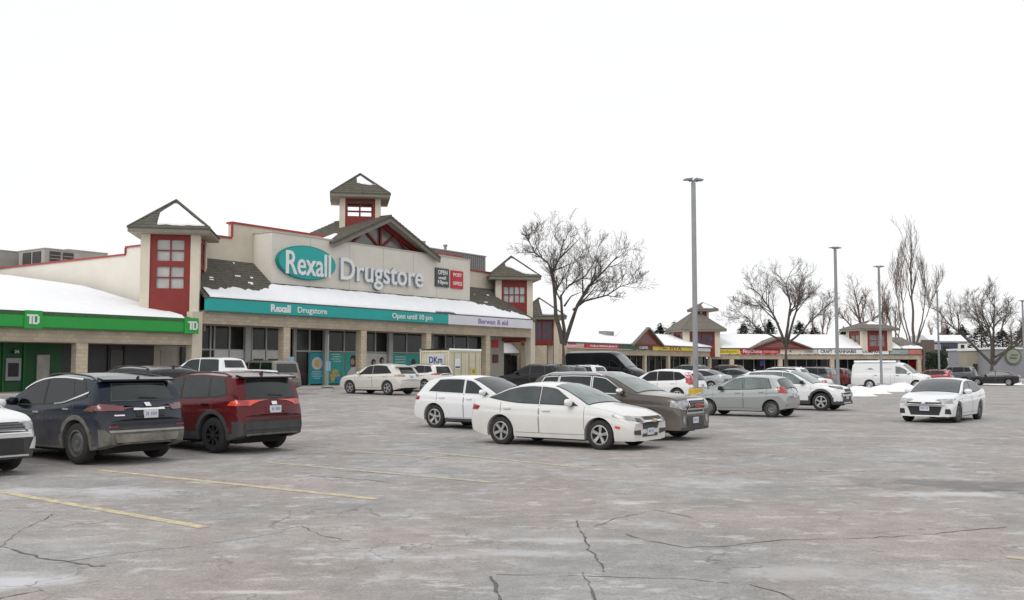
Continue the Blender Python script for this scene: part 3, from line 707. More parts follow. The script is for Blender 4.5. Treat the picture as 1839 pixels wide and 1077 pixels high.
# rooftop units seen over the left parapet
def hvac(s, t, L, D, H, label, lou=True):
    x, y = W2(s, t); r = thing('rooftop_unit', (x, y, 7.8), ANG, label, 'air unit', 'air units on the drugstore roof')
    m1 = mat('unit_casing', (.36, .34, .31), .6, .12, 1.2); mb = MB(); mb.box(-L / 2, L / 2, -D / 2, D / 2, .2, H, m1); mb.box(-L / 2 - .04, L / 2 + .04, -D / 2 - .04, D / 2 + .04, H, H + .07, m1); mb.build('casing', r)
    mb = MB(); mb.box(-L / 2 + .1, L / 2 - .1, -D / 2 + .1, D / 2 - .1, 0, .2, STEEL); mb.build('base_rail', r)
    if lou:
        for k, u in enumerate((-.36, .02)):
            mb = MB(); mb.box(-L / 2 - .06, -L / 2 - .005, u * D, u * D + D * .3, .35, H - .15, mat('unit_grille', (.05, .05, .05), .7)); mb.build('grille', r); mb = MB()
            mb.box(u * L, u * L + L * .3, -D / 2 - .05, -D / 2 - .005, .35, H - .15, MAT['unit_grille'])
            for q in range(7): mb.box(u * L, u * L + L * .3, -D / 2 - .08, -D / 2 - .051, .4 + q * (H - .6) / 7, .44 + q * (H - .6) / 7, m1)
            mb.build('grille', r)
    return r
def hv(px, t): return s_at(px, t)
hvac(hv(84, 20), 20, 2.6, 3.4, 2.25, 'boxy grey air unit with dark grilles on the roof behind the bank')
o = hvac(hv(136, 21), 21, 3.2, 2.6, 2.5, 'taller pale air unit right of the grilled one on the roof behind the bank', False)
mb = MB(); mb.prism([(-1.9, .4), (-1.5, 2.1), (-1.3, 2.1), (-1.6, .4)], 1, -1.5, 1.2, mat('unit_grille', (.05, .05, .05), .7)); mb.build('intake_hood', o)
hvac(hv(-8, 24), 24, 3.0, 3.0, 2.3, 'pale air unit cut by the left edge of the photo, above the bank roof', False)
# ------------------------------------------------------------------ bank on the left
ob = (-25, 2.5, .5); bk = frame_root('bank_building', -25, 2.5, .5, ANG, 'low bank with a long green fascia and snow covered roof, left of the drugstore', 'building')
def bx(name, m, *b, **k): return dbx(name, m, *b, parent=k.pop('parent', bk), org=ob)
bx('beam', TAN, (-60, -11.43, -.05, .45, 3.05, 3.75)); bx('soffit', SOFF, (-60, -11.45, .455, 2.5, 3.05, 3.12))
fa = bx('fascia_sign', GREEN, (-60, s_at(354.5, -.3), -.3, -.055, 3.74, 4.55))
bx('fascia_edge', mat('green_dark_edge', (.008, .12, .02), .6), (-60, s_at(354.5, -.3), -.305, -.3005, 3.72, 3.79))
for x0, x1, l0, l1 in ((44, 76, 47.5, 70), (332, 357, 337.5, 354.8)):
    a, b = s_at(x0, -.38), s_at(x1, -.38); o = bx('logo_box', GREEN, (a, b, -.36, -.306, 3.70, 4.60))
    a, b = s_at(l0, -.38), s_at(l1, -.38); w_ = b - a; mb = MB(); y0, y1 = -.39, -.361
    zb, zt = 3.92, 4.40; h = zt - zb
    mb.box(a, a + w_ * .58, y0, y1, zt - h * .2, zt, WHITE); mb.box(a + w_ * .2, a + w_ * .38, y0, y1, zb, zt - h * .2, WHITE)
    mb.box(a + w_ * .46, a + w_ * .62, y0, y1, zb, zt - h * .2 - .002, WHITE); mb.box(a + w_ * .62, a + w_ * .9, y0, y1, zb, zb + h * .18, WHITE)
    mb.box(a + w_ * .584, a + w_ * .9, y0, y1, zt - h * .18, zt, WHITE); mb.box(a + w_ * .84, a + w_, y0, y1, zb + h * .14, zt - h * .16, WHITE)
    mb.build('logo_letters', o, ob)
for sc in (-18.2, -25.2, -32, -39): bx('column', TANC, (sc - .33, sc + .33, 0, .45, .53, 3.048))
# roof: two snow pitches
def zr(t): return 4.55 + (.215 * (t + .3) if t < 10.4 else .215 * 10.7 + .125 * (t - 10.4))
mb = MB()
for ta, tb in ((-.3, 10.4), (10.4, 22)): mb.prism([(ta, zr(ta) - .2), (ta, zr(ta)), (tb, zr(tb)), (tb, zr(tb) - .2)], 0, -60, -11.35, SHING)
mb.prism([(22, zr(22) - .2), (22, zr(22)), (40, 4.2), (40, 4)], 0, -60, -11.35, SHING); mb.build('roof', bk, ob)
mb = MB(); ts = [-.28, .1, 2, 4, 6, 8, 10.4, 13, 16, 19, 21.6]
ss = [-60 + i * 1.5 for i in range(28)] + [-19 + i * .5 for i in range(12)] + [-12.9 + i * .17 for i in range(8)]
def sedge(t): return -11.9 - (.5 if 3 < t < 6 else .15) * abs(sin(t * 3.1)) - .1
grid = []
for t in ts: grid.append([mb.pt((min(s, sedge(t)) if i == len(ss) - 1 else min(s, sedge(t) - .01), t, zr(t) + (.02 if i == len(ss) - 1 or t in (-.28, 21.6) else .12 + .03 * rnd.random()))) for i, s in enumerate(ss)])
k = mb.mi(SNOW)
for a, b in zip(grid, grid[1:]):
    for i in range(len(a) - 1): mb.f.append([a[i], a[i + 1], b[i + 1], b[i]]); mb.m.append(k)
mb.build('roof_snow', bk, ob, smooth=True)
# bank front wall
BW = mat('bank_stucco', (.42, .38, .32), .9, .06, 1); SHUT = mat('shutter_dark', (.045, .042, .045), .5, .2, 1)
def seg(name, m, x0, x1, z0=.53, z1=3.05, t=2.5, th=.2): return bx(name, m, (s_at(x0, t), s_at(x1, t), t, t + th, z0, z1))
seg('green_wall', DGREEN, -420, 112); seg('window', SHUT, 112.2, 160); seg('window', SHUT, 160.2, 277); seg('wall', BW, 277.5, 352)
seg('door', mat('door_beige', (.37, .34, .29), .8, .05, 1), 290, 311, .55, 2.75, 2.46, .035); seg('door_edge', mat('joint', (.44, .42, .38), .9), 289.3, 311.7, .54, 2.79, 2.48, .018)
seg('glass_panel', glassm('teal_glass', (.10, .16, .16)), 325, 333, .6, 3.0, 2.45, .04); seg('window', DGLASS, 327, 341, .6, 3.0, 2.3, .03)
for x in (197, 225): seg('window_frame', BLACK, x - 1.5, x + 1.5, .6, 3.0, 2.4, .09)
seg('window_blind', mat('blind_grey', (.10, .095, .09), .7, .15, 2), 200, 222, .6, 2.75, 2.46, .03)
zt = zz(26, 2.4, 643); at_ = seg('cash_machine', mat('atm_frame', (.30, .31, .32), .4, .1, 2), 13, 40, 1.1, zt, 2.3, .18); seg('atm_screen', BLACK, 17, 36, 1.3, zt - .25, 2.28, .019)
seg('poster_frame', mat('poster_paper', (.42, .40, .36), .5, .25, 2), 68.5, 91, .9, zz(80, 2.4, 637), 2.42, .07); seg('green_edge', mat('green_trim', (.012, .14, .03), .6), 44, 47, .53, 3.05, 2.4, .095); seg('green_edge', MAT['green_trim'], 7, 10, .53, 3.05, 2.4, .095)
wallsign(24, 34, 628, 635, 2.42, DGREEN, (('24', .1, .9, .1, .9),), 'number_sign', parent=bk, org=ob)
# ------------------------------------------------------------------ strip of shops, first wing (parallel to the drugstore)
oa = (65, 11.4, .4); sa_ = frame_root('shop_row', 65, 11.4, .4, ANG, 'row of low shops with red, green and yellow signs running away behind the parked cars', 'building')
def ax(name, m, *b, **k): return dbx(name, m, *b, parent=k.pop('parent', sa_), org=oa)
A0, A1 = 40.5, 89.3
ax('beam', TAN, (A0, A1, 11.4, 11.8, 3.2, 3.93)); ax('soffit', SOFF, (A0, A1, 11.81, 14, 3.2, 3.28)); ax('shopfront', DGLASS, (A0, 93, 14, 14.1, .3, 3.9)); ax('back_wall', CREAM, (A0, A1, 24, 24.3, .4, 4.2))
for x in (995, 1033, 1075, 1118, 1159.6, 1201.6, 1242, 1276): c = s_at(x, 11.4); ax('column', TANC, (c - .3, c + .3, 11.42, 11.8, .53, 3.198))
for x in range(1000, 1276, 11): c = s_at(x, 13.9); ax('mullion', ALU, (c - .05, c + .05, 13.88, 13.99, .53, 3.2))
def shopsign(px0, px1, m, txts, parent=sa_, t=11.15, z0=3.95, z1=4.50, nm='shop_sign'):
    a, b = s_at(px0, t), s_at(px1, t); o = ax(nm, m, (a + .05, b - .05, t, 11.39, z0, z1))
    for (txt, x0, x1, fg, f0, f1) in txts: lettering('lettering', txt, o, s_at(x0, t), s_at(x1, t), z0 + (z1 - z0) * f0, z0 + (z1 - z0) * f1, t - .002, fg, .02, .02, oa)
    return o
PINK = mat('pink_print', (.62, .42, .38), .6, .3, 2)
shopsign(977, 1051, SRED, (('Grill', 980, 1006, PINK, .1, .92), ('House', 1014, 1034, WHITE, .12, .85))); ax('sign_picture', PINK, (s_at(1035, 11.1), s_at(1049, 11.1), 11.12, 11.148, 3.98, 4.46))
shopsign(1051, 1112, SRED, (('PUB & RESTAURANT', 1060, 1108, WHITE, .3, .72),)); shopsign(1112, 1142, mat('sign_green', (.03, .075, .045), .5, .5, .6), ())
shopsign(1142, 1165, MAT['sign_green'], (('CAFE', 1148, 1163, WHITE, .2, .8),)); shopsign(1172, 1246, SYEL, (('PITA', 1203, 1224, mat('sign_brown_red', (.28, .05, .02), .6), .12, .95), ('bar', 1190, 1199, MAT['sign_brown_red'], .3, .8)))
shopsign(1249, 1276, mat('sign_pale', (.55, .57, .62), .6, .1, 1), ()); ax('sign_filler', mat('maroon_box', (.11, .03, .035), .6), (s_at(1165, 11.2), s_at(1172, 11.2), 11.2, 11.38, 3.95, 4.5))
ax('gutter', FASC, (A0, A1, 11.1, 11.398, 4.51, 4.6))
mb = MB(); mb.prism([(11.1, 4.45), (11.1, 4.62), (18.2, 6.55), (25.3, 4.62), (25.3, 4.45)], 0, A0 + .6, A1, SHING2); mb.build('roof', sa_, oa)
mb = MB(); snow_strip(mb, lambda u, v, l: (u, 11.1 + v * 7.1, 4.62 + v * 1.93 + l), [A0 + .7 + i * 1.2 for i in range(41)], lambda u: .005, lambda u: .99 - (.12 * max(0, sin(u * 1.1)) if 74 < u < 83 else 0), .12, e=.03); mb.build('roof_snow', sa_, oa, smooth=True)
c = s_at(1095, 15); ax('roof_vent', STEEL, (c - 1.1, c + 1.1, 15, 16, 5.7, 6.3)); ax('roof_vent_cap', STEEL, (c - 1.2, c + 1.2, 14.95, 16.05, 6.31, 6.36))
def gable_small(root, org, sc, hw, y0, y1, zb, zp, boxf):
    mb = MB()
    for sg in (-1, 1): mb.prism([(sc, zp - .22), (sc, zp), (sc + sg * hw, zb), (sc + sg * hw, zb - .22)], 1, y0, y1, SHING2)
    g = mb.build('gable_roof', root, org); k = (zp - zb) / hw
    mb = MB(); mb.prism([(sc - hw + .5, zb - .1), (sc + hw - .5, zb - .1), (sc, zp - .25)], 1, y0 + .4, y0 + .5, mat('gable_red_grey', (.20, .09, .08), .6, .3, 2)); mb.build('gable_face', root, org)
    mb = MB()
    for sg in (-1, 1): mb.prism([(sc, zp - .3), (sc + sg * (hw - .3), zb), (sc + sg * (hw - 1.0), zb), (sc, zp - .75)], 1, y0 + .32, y0 + .39, RED)
    mb.prism([(sc - hw + .4, zb - .1), (sc + hw - .4, zb - .1), (sc + hw - .6, zb + .12), (sc - hw + .6, zb + .12)], 1, y0 + .3, y0 + .318, RED); mb.build('gable_truss', root, org)
gable_small(sa_, oa, (s_at(1135, 11) + s_at(1190, 11)) / 2, (s_at(1190, 11) - s_at(1135, 11)) / 2, 10.7, 14.5, 4.6, 6.9, None)
ga, gb_ = s_at(1135, 11), s_at(1190, 11); gm_ = (ga + gb_) / 2
mb = MB(); snow_strip(mb, lambda u, v, l: (ga + u, 11.0 + v, 4.62 + u * 2.3 / (gm_ - ga) + l), [.1 + (gm_ - ga - .3) * i / 8 for i in range(9)], lambda u: .1, lambda u: 3.4, .08); mb.build('gable_snow', sa_, oa, smooth=True)
# low corner tower right of the drugstore
t4 = tower(sa_, oa, 33.6, 5.6, .5, 6.62, 8.55, a=3.3, ov=.62, wins=((4.35, 6.15, 2, 1),), redlow=3.9, name='tower', winw=.72, pane=glassm('dark_pane', (.07, .04, .06), .2), snow=[(-.05, .9, lambda u: .07, lambda u: 1 - abs(u) - .03, .02)])
# second wing: turned to face the camera
C0 = W2(89.0, 11.4); BANG = radians(90 - 79.9)
obx = (16, 4, 0); bb = Matrix.Rotation(BANG, 2)
def B2(q, r): v = bb @ Vector((q, r)); return C0[0] + v.x, C0[1] + v.y
def q_at(px, r=0.0):
    u = (px - 919.5) / 1760.0; d = bb @ Vector((1, 0)); o = Vector(B2(0, r)); return (u * o.y - o.x) / (d.x - u * d.y)
def zb_(px, r, y): return EYE + (657 - y) / 1760.0 * B2(q_at(px, r), r)[1]
sb_ = thing('shop_row', (*B2(16, 4), 0), BANG, 'far row of low shops with cream, red and white signs under snowy roofs', 'building')
def bb_(name, m, *b, parent=sb_): return dbx(name, m, *b, parent=parent, org=obx)
BQ = q_at(1655)
bb_('beam', TAN, (0, BQ, 0, .4, zb_(1450, 0, 645), zb_(1450, 0, 636.2))); Zb = zb_(1450, 0, 645); Zs0, Zs1 = zb_(1450, 0, 635.8), zb_(1450, 0, 626)
bb_('soffit', SOFF, (0, BQ, .41, 2.4, Zb, Zb + .1)); bb_('shopfront', DGLASS, (0, BQ, 2.4, 2.5, .4, Zb)); bb_('wall', mat('brown_wall', (.13, .10, .085), .9, .15, 1), (BQ, BQ + .3, -.3, 14, 0, 4.6)); bb_('side_screen', MAT['brown_wall'], (BQ + .31, q_at(1674, 1), .5, .8, 0, 5.9))
for x in (1314, 1401, 1494, 1580, 1650): c = q_at(x); bb_('column', TANC, (c - .32, c + .32, .02, .4, .3, Zb - .002))
for i in range(20): c = .8 + i * BQ / 20; bb_('mullion', ALU, (c - .05, c + .05, 2.3, 2.395, .4, Zb))
bb_('red_shop_door', SRED, (q_at(1633, 2), q_at(1650, 2), 2.1, 2.25, .4, Zb - .1)); bb_('purple_sign', mat('purple_sign', (.07, .03, .25), .5), (q_at(1364, 1), q_at(1372, 1), 1, 1.1, Zb - 1.0, Zb - .1))
SCR = mat('sign_cream', (.62, .58, .50), .6, .08, 1)
def bsign(px0, px1, m, txts):
    o = bb_('shop_sign', m, (q_at(px0, -.25) + .05, q_at(px1, -.25) - .05, -.25, -.01, Zs0, Zs1 - .07))
    for (txt, x0, x1, fg, f0, f1) in txts: lettering('lettering', txt, o, q_at(x0, -.25), q_at(x1, -.25), Zs0 + (Zs1 - Zs0) * f0, Zs0 + (Zs1 - Zs0) * f1, -.253, fg, .02, .02, obx)
bsign(1282, 1329, SYEL, (('Tandoori', 1288, 1322, mat('sign_olive', (.30, .24, .03), .6), .25, .7),))
bsign(1330, 1400, SRED, (('FirstChoice', 1334, 1368, WHITE, .18, .82), ('haircutters', 1371, 1397, PINK, .25, .75)))
bsign(1400, 1468, SCR, (('A', 1417, 1421, BLACK, .3, .7), ('Dental', 1444, 1458, PURP, .25, .7)))
bsign(1468.5, 1596, WHITE, (('CRAFT', 1473, 1494, BLACK, .2, .78), ('CANNABIS', 1498, 1537, BLACK, .2, .78), ('COMPANY', 1548, 1584, BLACK, .2, .78)))
bsign(1597, 1631, mat('sign_greyteal', (.30, .36, .36), .6, .3, 2), ()); bsign(1631, 1655, mat('sign_salmon', (.52, .16, .12), .6, .3, 2), ())
bb_('gutter', FASC, (0, BQ, -.3, -.012, Zs1 - .06, Zs1 + .03))
zri = zb_(1450, 5, 601)
QE = q_at(1606, 2)
mb = MB(); mb.prism([(-.3, Zs1 + .04), (5.5, zri), (11.5, Zs1), (11.5, Zs1 - .2), (-.3, Zs1 - .1)], 0, 1.0, QE, SHING2); mb.build('roof', sb_, obx)
mb = MB(); mb.prism([(-.3, Zs1 + .04), (5.5, zri - .3), (11.5, Zs1), (11.5, Zs1 - .2), (-.3, Zs1 - .1)], 0, QE, BQ, SHING2); mb.build('roof', sb_, obx)
mb = MB(); snow_strip(mb, lambda u, v, l: (u, -.3 + v * 5.8, Zs1 + .05 + v * (zri - Zs1) + l), [1.0 + i * (QE - 1.2) / 40 for i in range(41)], lambda u: .01, lambda u: .985, .12, e=.04)
snow_strip(mb, lambda u, v, l: (u, -.3 + v * 5.8, Zs1 + .05 + v * (zri - Zs1 - .3) + l), [QE + i * (BQ - QE) / 8 for i in range(9)], lambda u: .01, jag(lambda u: .22, .08, 3), .12, e=.04)
mb.build('roof_snow', sb_, obx, smooth=True)
gable_small(sb_, obx, (q_at(1346, -1) + q_at(1462, -1)) / 2, (q_at(1462, -1) - q_at(1346, -1)) / 2, -.9, 2.5, Zs1 + .03, zb_(1405, -.9, 604), None)
# corner tower with cupola between the wings, and the square tower near the right end
def towerB(x0, x1, r, yeave, ypeak, zlow, name, **k):
    a = q_at(x1, r) - q_at(x0, r); cq = (q_at(x0, r) + q_at(x1, r)) / 2; ze = zb_((x0 + x1) / 2, r, yeave); zp = zb_((x0 + x1) / 2, r, ypeak)
    return tower(sb_, obx, cq, r + a / 2, zlow, ze, zp, rot=0, name=name, shm=SHING2, **dict(dict(a=a), **k)), cq, ze, zp
DP = MAT['dark_pane']
twc, cq, ze, zp = towerB(1229, 1293, -.5, 592, 556, 3.2, 'tower', ov=.75, pw=.8, wins=((5.0, 6.6, 2, 1),), pane=DP, winw=.7, n=14)
twd, _, _, _ = towerB(1257.5, 1273.5, 2.0, 556, 543, zp - 2.6, 'cupola', ov=1.1, pw=.35, wins=((zp - 1.1, zp - .5, 2, 1),), pane=DP, n=6, snow=[(-.3, .6, lambda u: .1, lambda u: 1 - abs(u) - .1, .02)])
towerB(1549, 1602, -.4, 590.5, 575, Zs1 - .3, 'tower', ov=.75, pw=.8, wins=((Zs1 + .4, Zs1 + 2.1, 2, 2),), pane=glassm('grey_pane', (.20, .18, .17), .2), winw=.62, n=6,
       snow=[(-.55, .55, lambda u: .5, lambda u: 1 - abs(u) - .02, .03)])
# ------------------------------------------------------------------ far buildings at the right
def box_building(name, px0, px1, Y, y0, m, label, depth=12, cat='building', parts=()):
    a, b = at(px0, Y)[0], at(px1, Y)[0]; zt = EYE + (657 - y0) / 1760.0 * Y; cx = (a + b) / 2
    r = thing(name, (cx, Y, 0), 0, label, cat); mb = MB(); mb.box(a - cx, b - cx, 0, depth, 0, zt, m); mb.build('wall', r)
    mb = MB(); mb.box(a - cx - .15, b - cx + .15, -.15, depth + .15, zt + .002, zt + .22, WHITE if cat != 'x' else m); mb.build('roof_edge', r)
    for (nm, x0, x1, ya, yb, mm, d) in parts:
        u0, u1 = at(x0, Y)[0] - cx, at(x1, Y)[0] - cx; za, zb2 = EYE + (657 - yb) / 1760.0 * Y, EYE + (657 - ya) / 1760.0 * Y
        mb = MB(); mb.box(u0, u1, -d, -.003, max(0, za), zb2, mm); mb.build(nm, r)
    return r
BEI = mat('beige_block', (.33, .30, .235), .9, .08, .8); GRB = mat('grey_block', (.27, .275, .30), .9, .06, .6); BLU = mat('slate_siding', (.06, .075, .11), .7, .2, 1.5)
box_building('low_office', 1736, 1783, 118, 630, BEI, 'low beige block with a dark doorway behind the black sedan', depth=2.2, parts=(('door', 1745.5, 1753, 653, 673, mat('dark_door', (.05, .035, .03), .6), .08), ('window', 1763, 1771, 653, 663, DGLASS, .06), ('window', 1763, 1768.5, 664, 669, DGLASS, .06)))
gb = box_building('grey_shop', 1783.5, 1930, 114, 627, GRB, 'plain grey shop with a round green sign at the right edge of the photo')
cx = (at(1783.5, 114)[0] + at(1930, 114)[0]) / 2; u = at(1817, 114)[0] - cx; z_ = EYE + (657 - 640) / 1760 * 114
o = oval(u, z_, .95, .95, -.18, -.01, mat('logo_green', (.10, .14, .06), .6), 'round_sign', gb, (0, 0, 0)); oval(u, z_, .78, .78, -.20, -.181, mat('logo_grey', (.26, .28, .24), .6), 'sign_face', o, (0, 0, 0)); mb = MB(); mb.box(u - .45, u + .4, -.22, -.202, z_ - .3, z_ - .08, MAT['logo_green']); mb.box(u - .3, u + .5, -.22, -.202, z_ + .08, z_ + .24, MAT['logo_green']); mb.build('sign_emblem', o)
hs = box_building('far_house', 1672, 1737, 190, 615, BLU, 'dark slate two storey house with white bays far behind the lot', parts=(('white_bay', 1719, 1735, 617, 628, WHITE, .4), ('white_bay', 1719, 1735, 631, 643, WHITE, .4), ('window', 1723, 1729, 619, 626, DGLASS, .5), ('window', 1723, 1729, 633, 641, DGLASS, .5), ('window', 1693, 1703, 622, 640, DGLASS, .1), ('window', 1706, 1714, 622, 640, mat('navy_pane', (.03, .05, .11), .4), .1), ('light_panel', 1674, 1688, 618, 628, mat('pale_siding', (.42, .43, .43), .8), .2)))
mb = MB(); mb.prism([(-.5, 0), (12.5, 0), (9, 1.3), (3, 1.3)], 0, -3.9, 3.9, SNOW)
for v in range(len(mb.v)): mb.v[v] = (mb.v[v][0], mb.v[v][1], mb.v[v][2] + EYE + (657 - 615) / 1760 * 190 + .25)
mb.build('roof_snow', hs)
box_building('garden_wall', 1697, 1736, 150, 646, mat('pale_wall', (.45, .43, .40), .9, .1, 1), 'pale low wall in front of the slate house', depth=.4, cat='wall')
# ------------------------------------------------------------------ trees
def bare_tree(x, y, stems, label, seed, levels=4, kids=(5, 5, 5, 4), rad=.26, spread=.55, up=.35, tw=TWIG, z0=None, group='bare trees round the plaza', lenk=.62, twigr=.0095, droop=0.0, bark=BARK, fork=None, trunkh=None):
    """stems: limbs given as polylines relative to the base (x, y, z) with start radius; side branches are grown from them"""
    r = random.Random(seed); z0 = gz(x, y) if z0 is None else z0
    root = thing('bare_tree', (x, y, z0), 0, label, 'tree', group)
    limbs = MB(); crown = MB()
    def grow(p, d, L, R, lev):
        nseg = 4 if lev < levels - 1 else 2; pts = [p]; q = p.copy(); dd = d.copy()
        for i in range(nseg):
            dd = (dd + Vector((r.gauss(0, .13), r.gauss(0, .13), r.gauss(0, .10) + up * .16 - droop * lev * .03))).normalized()
            q = q + dd * L / nseg; pts.append(q.copy())
        rr = [max(twigr * .7, R * (1 - .75 * i / nseg)) for i in range(nseg + 1)]
        tgt, sides, m = (limbs, 5, bark) if lev <= 1 else (crown, 3, tw)
        tgt.tube(pts, rr, sides, m, cap=False)
        if lev < levels: side(pts, rr, L, lev)
    def side(pts, rr, L, lev):
        n = kids[min(lev, len(kids) - 1)]
        for k in range(n):
            f = .15 + .85 * (k + r.random() * .8) / n if lev > 0 else .16 + .84 * (k + r.random()) / n
            f = min(f, .999) * (len(pts) - 1); i = int(f); a = pts[i].lerp(pts[i + 1], f - i); R = rr[i] * (.62 if lev == 0 else .5)
            ax = (pts[i + 1] - pts[i]).normalized()
            per = ax.cross(Vector((r.gauss(0, 1), r.gauss(0, 1), r.gauss(0, 1)))).normalized()
            an = r.uniform(.45, 1.0) * spread * 1.5
            d = (ax * cos(an) + per * sin(an)); d.z += up * .25; d.normalize()
            grow(a, d, L * (lenk if lev > 0 else 1.35 - .5 * k / n) * r.uniform(.65, 1.2), max(twigr, R), lev + 1)
    for pl, R in stems:
        P = [Vector(p) for p in pl]; Q = []
        for a, b in zip(P, P[1:]):
            n = max(1, int((b - a).length / 1.0))
            for i in range(n): Q.append(a.lerp(b, i / n) + Vector((r.gauss(0, .05), r.gauss(0, .05), 0)) * (1 if Q else 0))
        Q.append(P[-1]); n = len(Q) - 1; rr = [R * (1 - .82 * i / n) for i in range(n + 1)]
        limbs.tube(Q, rr, 7, bark, cap=False)
        if R < 0 or len(pl) == 2 and pl[1][2] - pl[0][2] < 0: continue
        st_ = max(0, int(n * .38)) if pl[-1][2] > 4.5 else 0; L = sum((b - a).length for a, b in zip(Q, Q[1:]))
        if len(Q) < 4: continue
        side(Q[st_:], rr[st_:], max(1.2, L * .24), 0)
    if trunkh: limbs.tube([(0, 0, -.2), (0, 0, .3), (0, 0, trunkh)], [rad * 1.5, rad * 1.1, rad], 9, bark)
    limbs.build('trunk', root, smooth=True, fix=False); c = crown.build('crown', root, fix=False)
    return root
def tree_px(px, Y, limbs_px, label, seed, trunk, **k):
    """limb outlines given as (column, row) on the plane at distance Y, with a depth offset"""
    bx_, by_ = at(px, Y); g0 = gz(bx_, by_); s = Y / 1760.0; stems = []
    for pts, R in limbs_px:
        n = len(pts); dy = k.get('dyk', 0)
        stems.append(([((a - px) * s * k.get('kx', .9), d, EYE + (657 - b) * s * .93 - g0) for (a, b, d) in pts], R))
    k.pop('dyk', None); k.pop('kx', None)
    return bare_tree(bx_, by_, stems, label, seed, rad=trunk, **k)
# big tree in front of the drugstore's right end: three leaders from a low fork
tree_px(1012, 70, [([(1012, 690, 0), (1011, 612, 0)], .27),
    ([(1010, 614, 0), (998, 560, -.2), (990, 500, -.4), (988, 480, -.5), (1000, 450, -.7), (1012, 415, -1.2)], .19),
    ([(990, 487, -.4), (978, 462, -.9), (955, 440, -1.3), (940, 415, -1.9)], .085),
    ([(1012, 614, 0), (1012, 560, .5), (1010, 520, .9), (1030, 498, 1.2), (1060, 480, 1.6), (1085, 440, 2.2)], .15),
    ([(1013, 616, 0), (1026, 575, -.5), (1040, 540, -.9), (1060, 505, -1.3), (1085, 480, -1.6), (1115, 450, -2.0)], .17),
    ([(1030, 550, -.7), (1050, 534, -1.2), (1095, 524, -1.8), (1120, 508, -2.2), (1152, 500, -2.6)], .085),
    ([(1015, 540, .8), (1030, 520, 1.3), (1052, 510, 1.9)], .08), ([(1004, 450, -.7), (1030, 425, .2), (1048, 405, .8)], .07)],
    'tall bare tree with a low three way fork between the drugstore and the far shops', 11, .27, spread=.62, kids=(10, 5, 5, 4), lenk=.60)
tree_px(1411, 104, [([(1411, 672, 0), (1411, 618, 0)], .30),
    ([(1411, 622, 0), (1400, 580, .5), (1385, 545, 1.0), (1365, 515, 1.4), (1345, 500, 2.0)], .17),
    ([(1411, 622, 0), (1412, 580, -.6), (1415, 540, -1.2), (1405, 500, -1.8), (1412, 478, -2.2)], .18),
    ([(1412, 620, 0), (1430, 570, .6), (1445, 530, 1.1), (1450, 495, 1.8)], .16),
    ([(1411, 612, 0), (1380, 600, -1), (1345, 585, -1.6), (1322, 565, -2.4), (1300, 560, -2.8)], .13),
    ([(1412, 615, 0), (1440, 590, -1), (1465, 560, -1.8), (1490, 535, -2.4)], .13), ([(1400, 575, .5), (1372, 540, 2.0), (1330, 530, 3)], .09), ([(1420, 560, 0), (1455, 520, 3), (1485, 505, 3.5)], .09)],
    'wide spreading bare tree standing in front of the yellow and red shop signs', 21, .32, spread=.60, kids=(10, 5, 5, 4), tw=TWIG, lenk=.58)
tree_px(1781, 104, [([(1781, 692, 0), (1780, 645, 0)], .36),
    ([(1779, 652, 0), (1755, 618, .5), (1735, 590, 1), (1715, 560, 1.8), (1706, 540, 2.2)], .17),
    ([(1780, 650, 0), (1775, 600, -.6), (1760, 560, -1.2), (1752, 530, -1.8)], .17), ([(1781, 650, 0), (1788, 590, .6), (1795, 545, 1.2), (1785, 515, 1.5)], .18),
    ([(1782, 655, 0), (1805, 620, -.6), (1825, 590, -1.2), (1838, 560, -1.8)], .17), ([(1775, 620, 0), (1745, 570, -2), (1735, 530, -2.6)], .10), ([(1792, 600, 0), (1820, 560, 2), (1830, 528, 2.6)], .11), ([(1785, 640, 0), (1830, 615, 1), (1862, 580, 1.6)], .12)],
    'broad bare tree forking near the ground beside the black sedan and grey shop', 31, .36, kx=1.12, spread=.58, kids=(10, 5, 5, 4), lenk=.60)
tree_px(1545, 178, [([(1545, 640, 0), (1546, 585, 0), (1544, 545, .5), (1540, 515, 1)], .42), ([(1546, 600, 0), (1522, 570, 1), (1505, 548, 2)], .22), ([(1546, 595, 0), (1570, 565, -1), (1588, 550, -2)], .22), ([(1545, 570, 0), (1560, 535, 1), (1562, 520, 1)], .16)],
    'bare tree rising behind the far shops between two lamp posts', 41, .4, kids=(9, 5, 4, 3), twigr=.015, tw=TWIGR, bark=TWIG)
tree_px(1640, 176, [([(1640, 650, 0), (1640, 600, 0), (1640, 540, 0), (1640, 480, .4), (1643, 425, .6)], .30), ([(1636, 620, 0), (1625, 560, .6), (1622, 500, 1), (1628, 450, 1.2)], .15), ([(1644, 620, 0), (1658, 560, -.6), (1662, 510, -1), (1655, 465, -1)], .16),
    ([(1632, 620, 0), (1612, 560, -.6), (1604, 510, -1), (1606, 470, -1)], .13), ([(1648, 610, 0), (1672, 560, .8), (1685, 525, 1), (1706, 492, 1.4)], .14), ([(1630, 625, 0), (1600, 580, 1), (1592, 530, 2)], .15)],
    'very tall narrow bare poplar with upright limbs behind the far shops', 51, .4, up=1.3, spread=.32, kids=(12, 5, 4, 3), twigr=.015, tw=TWIGR, bark=TWIG, lenk=.52)
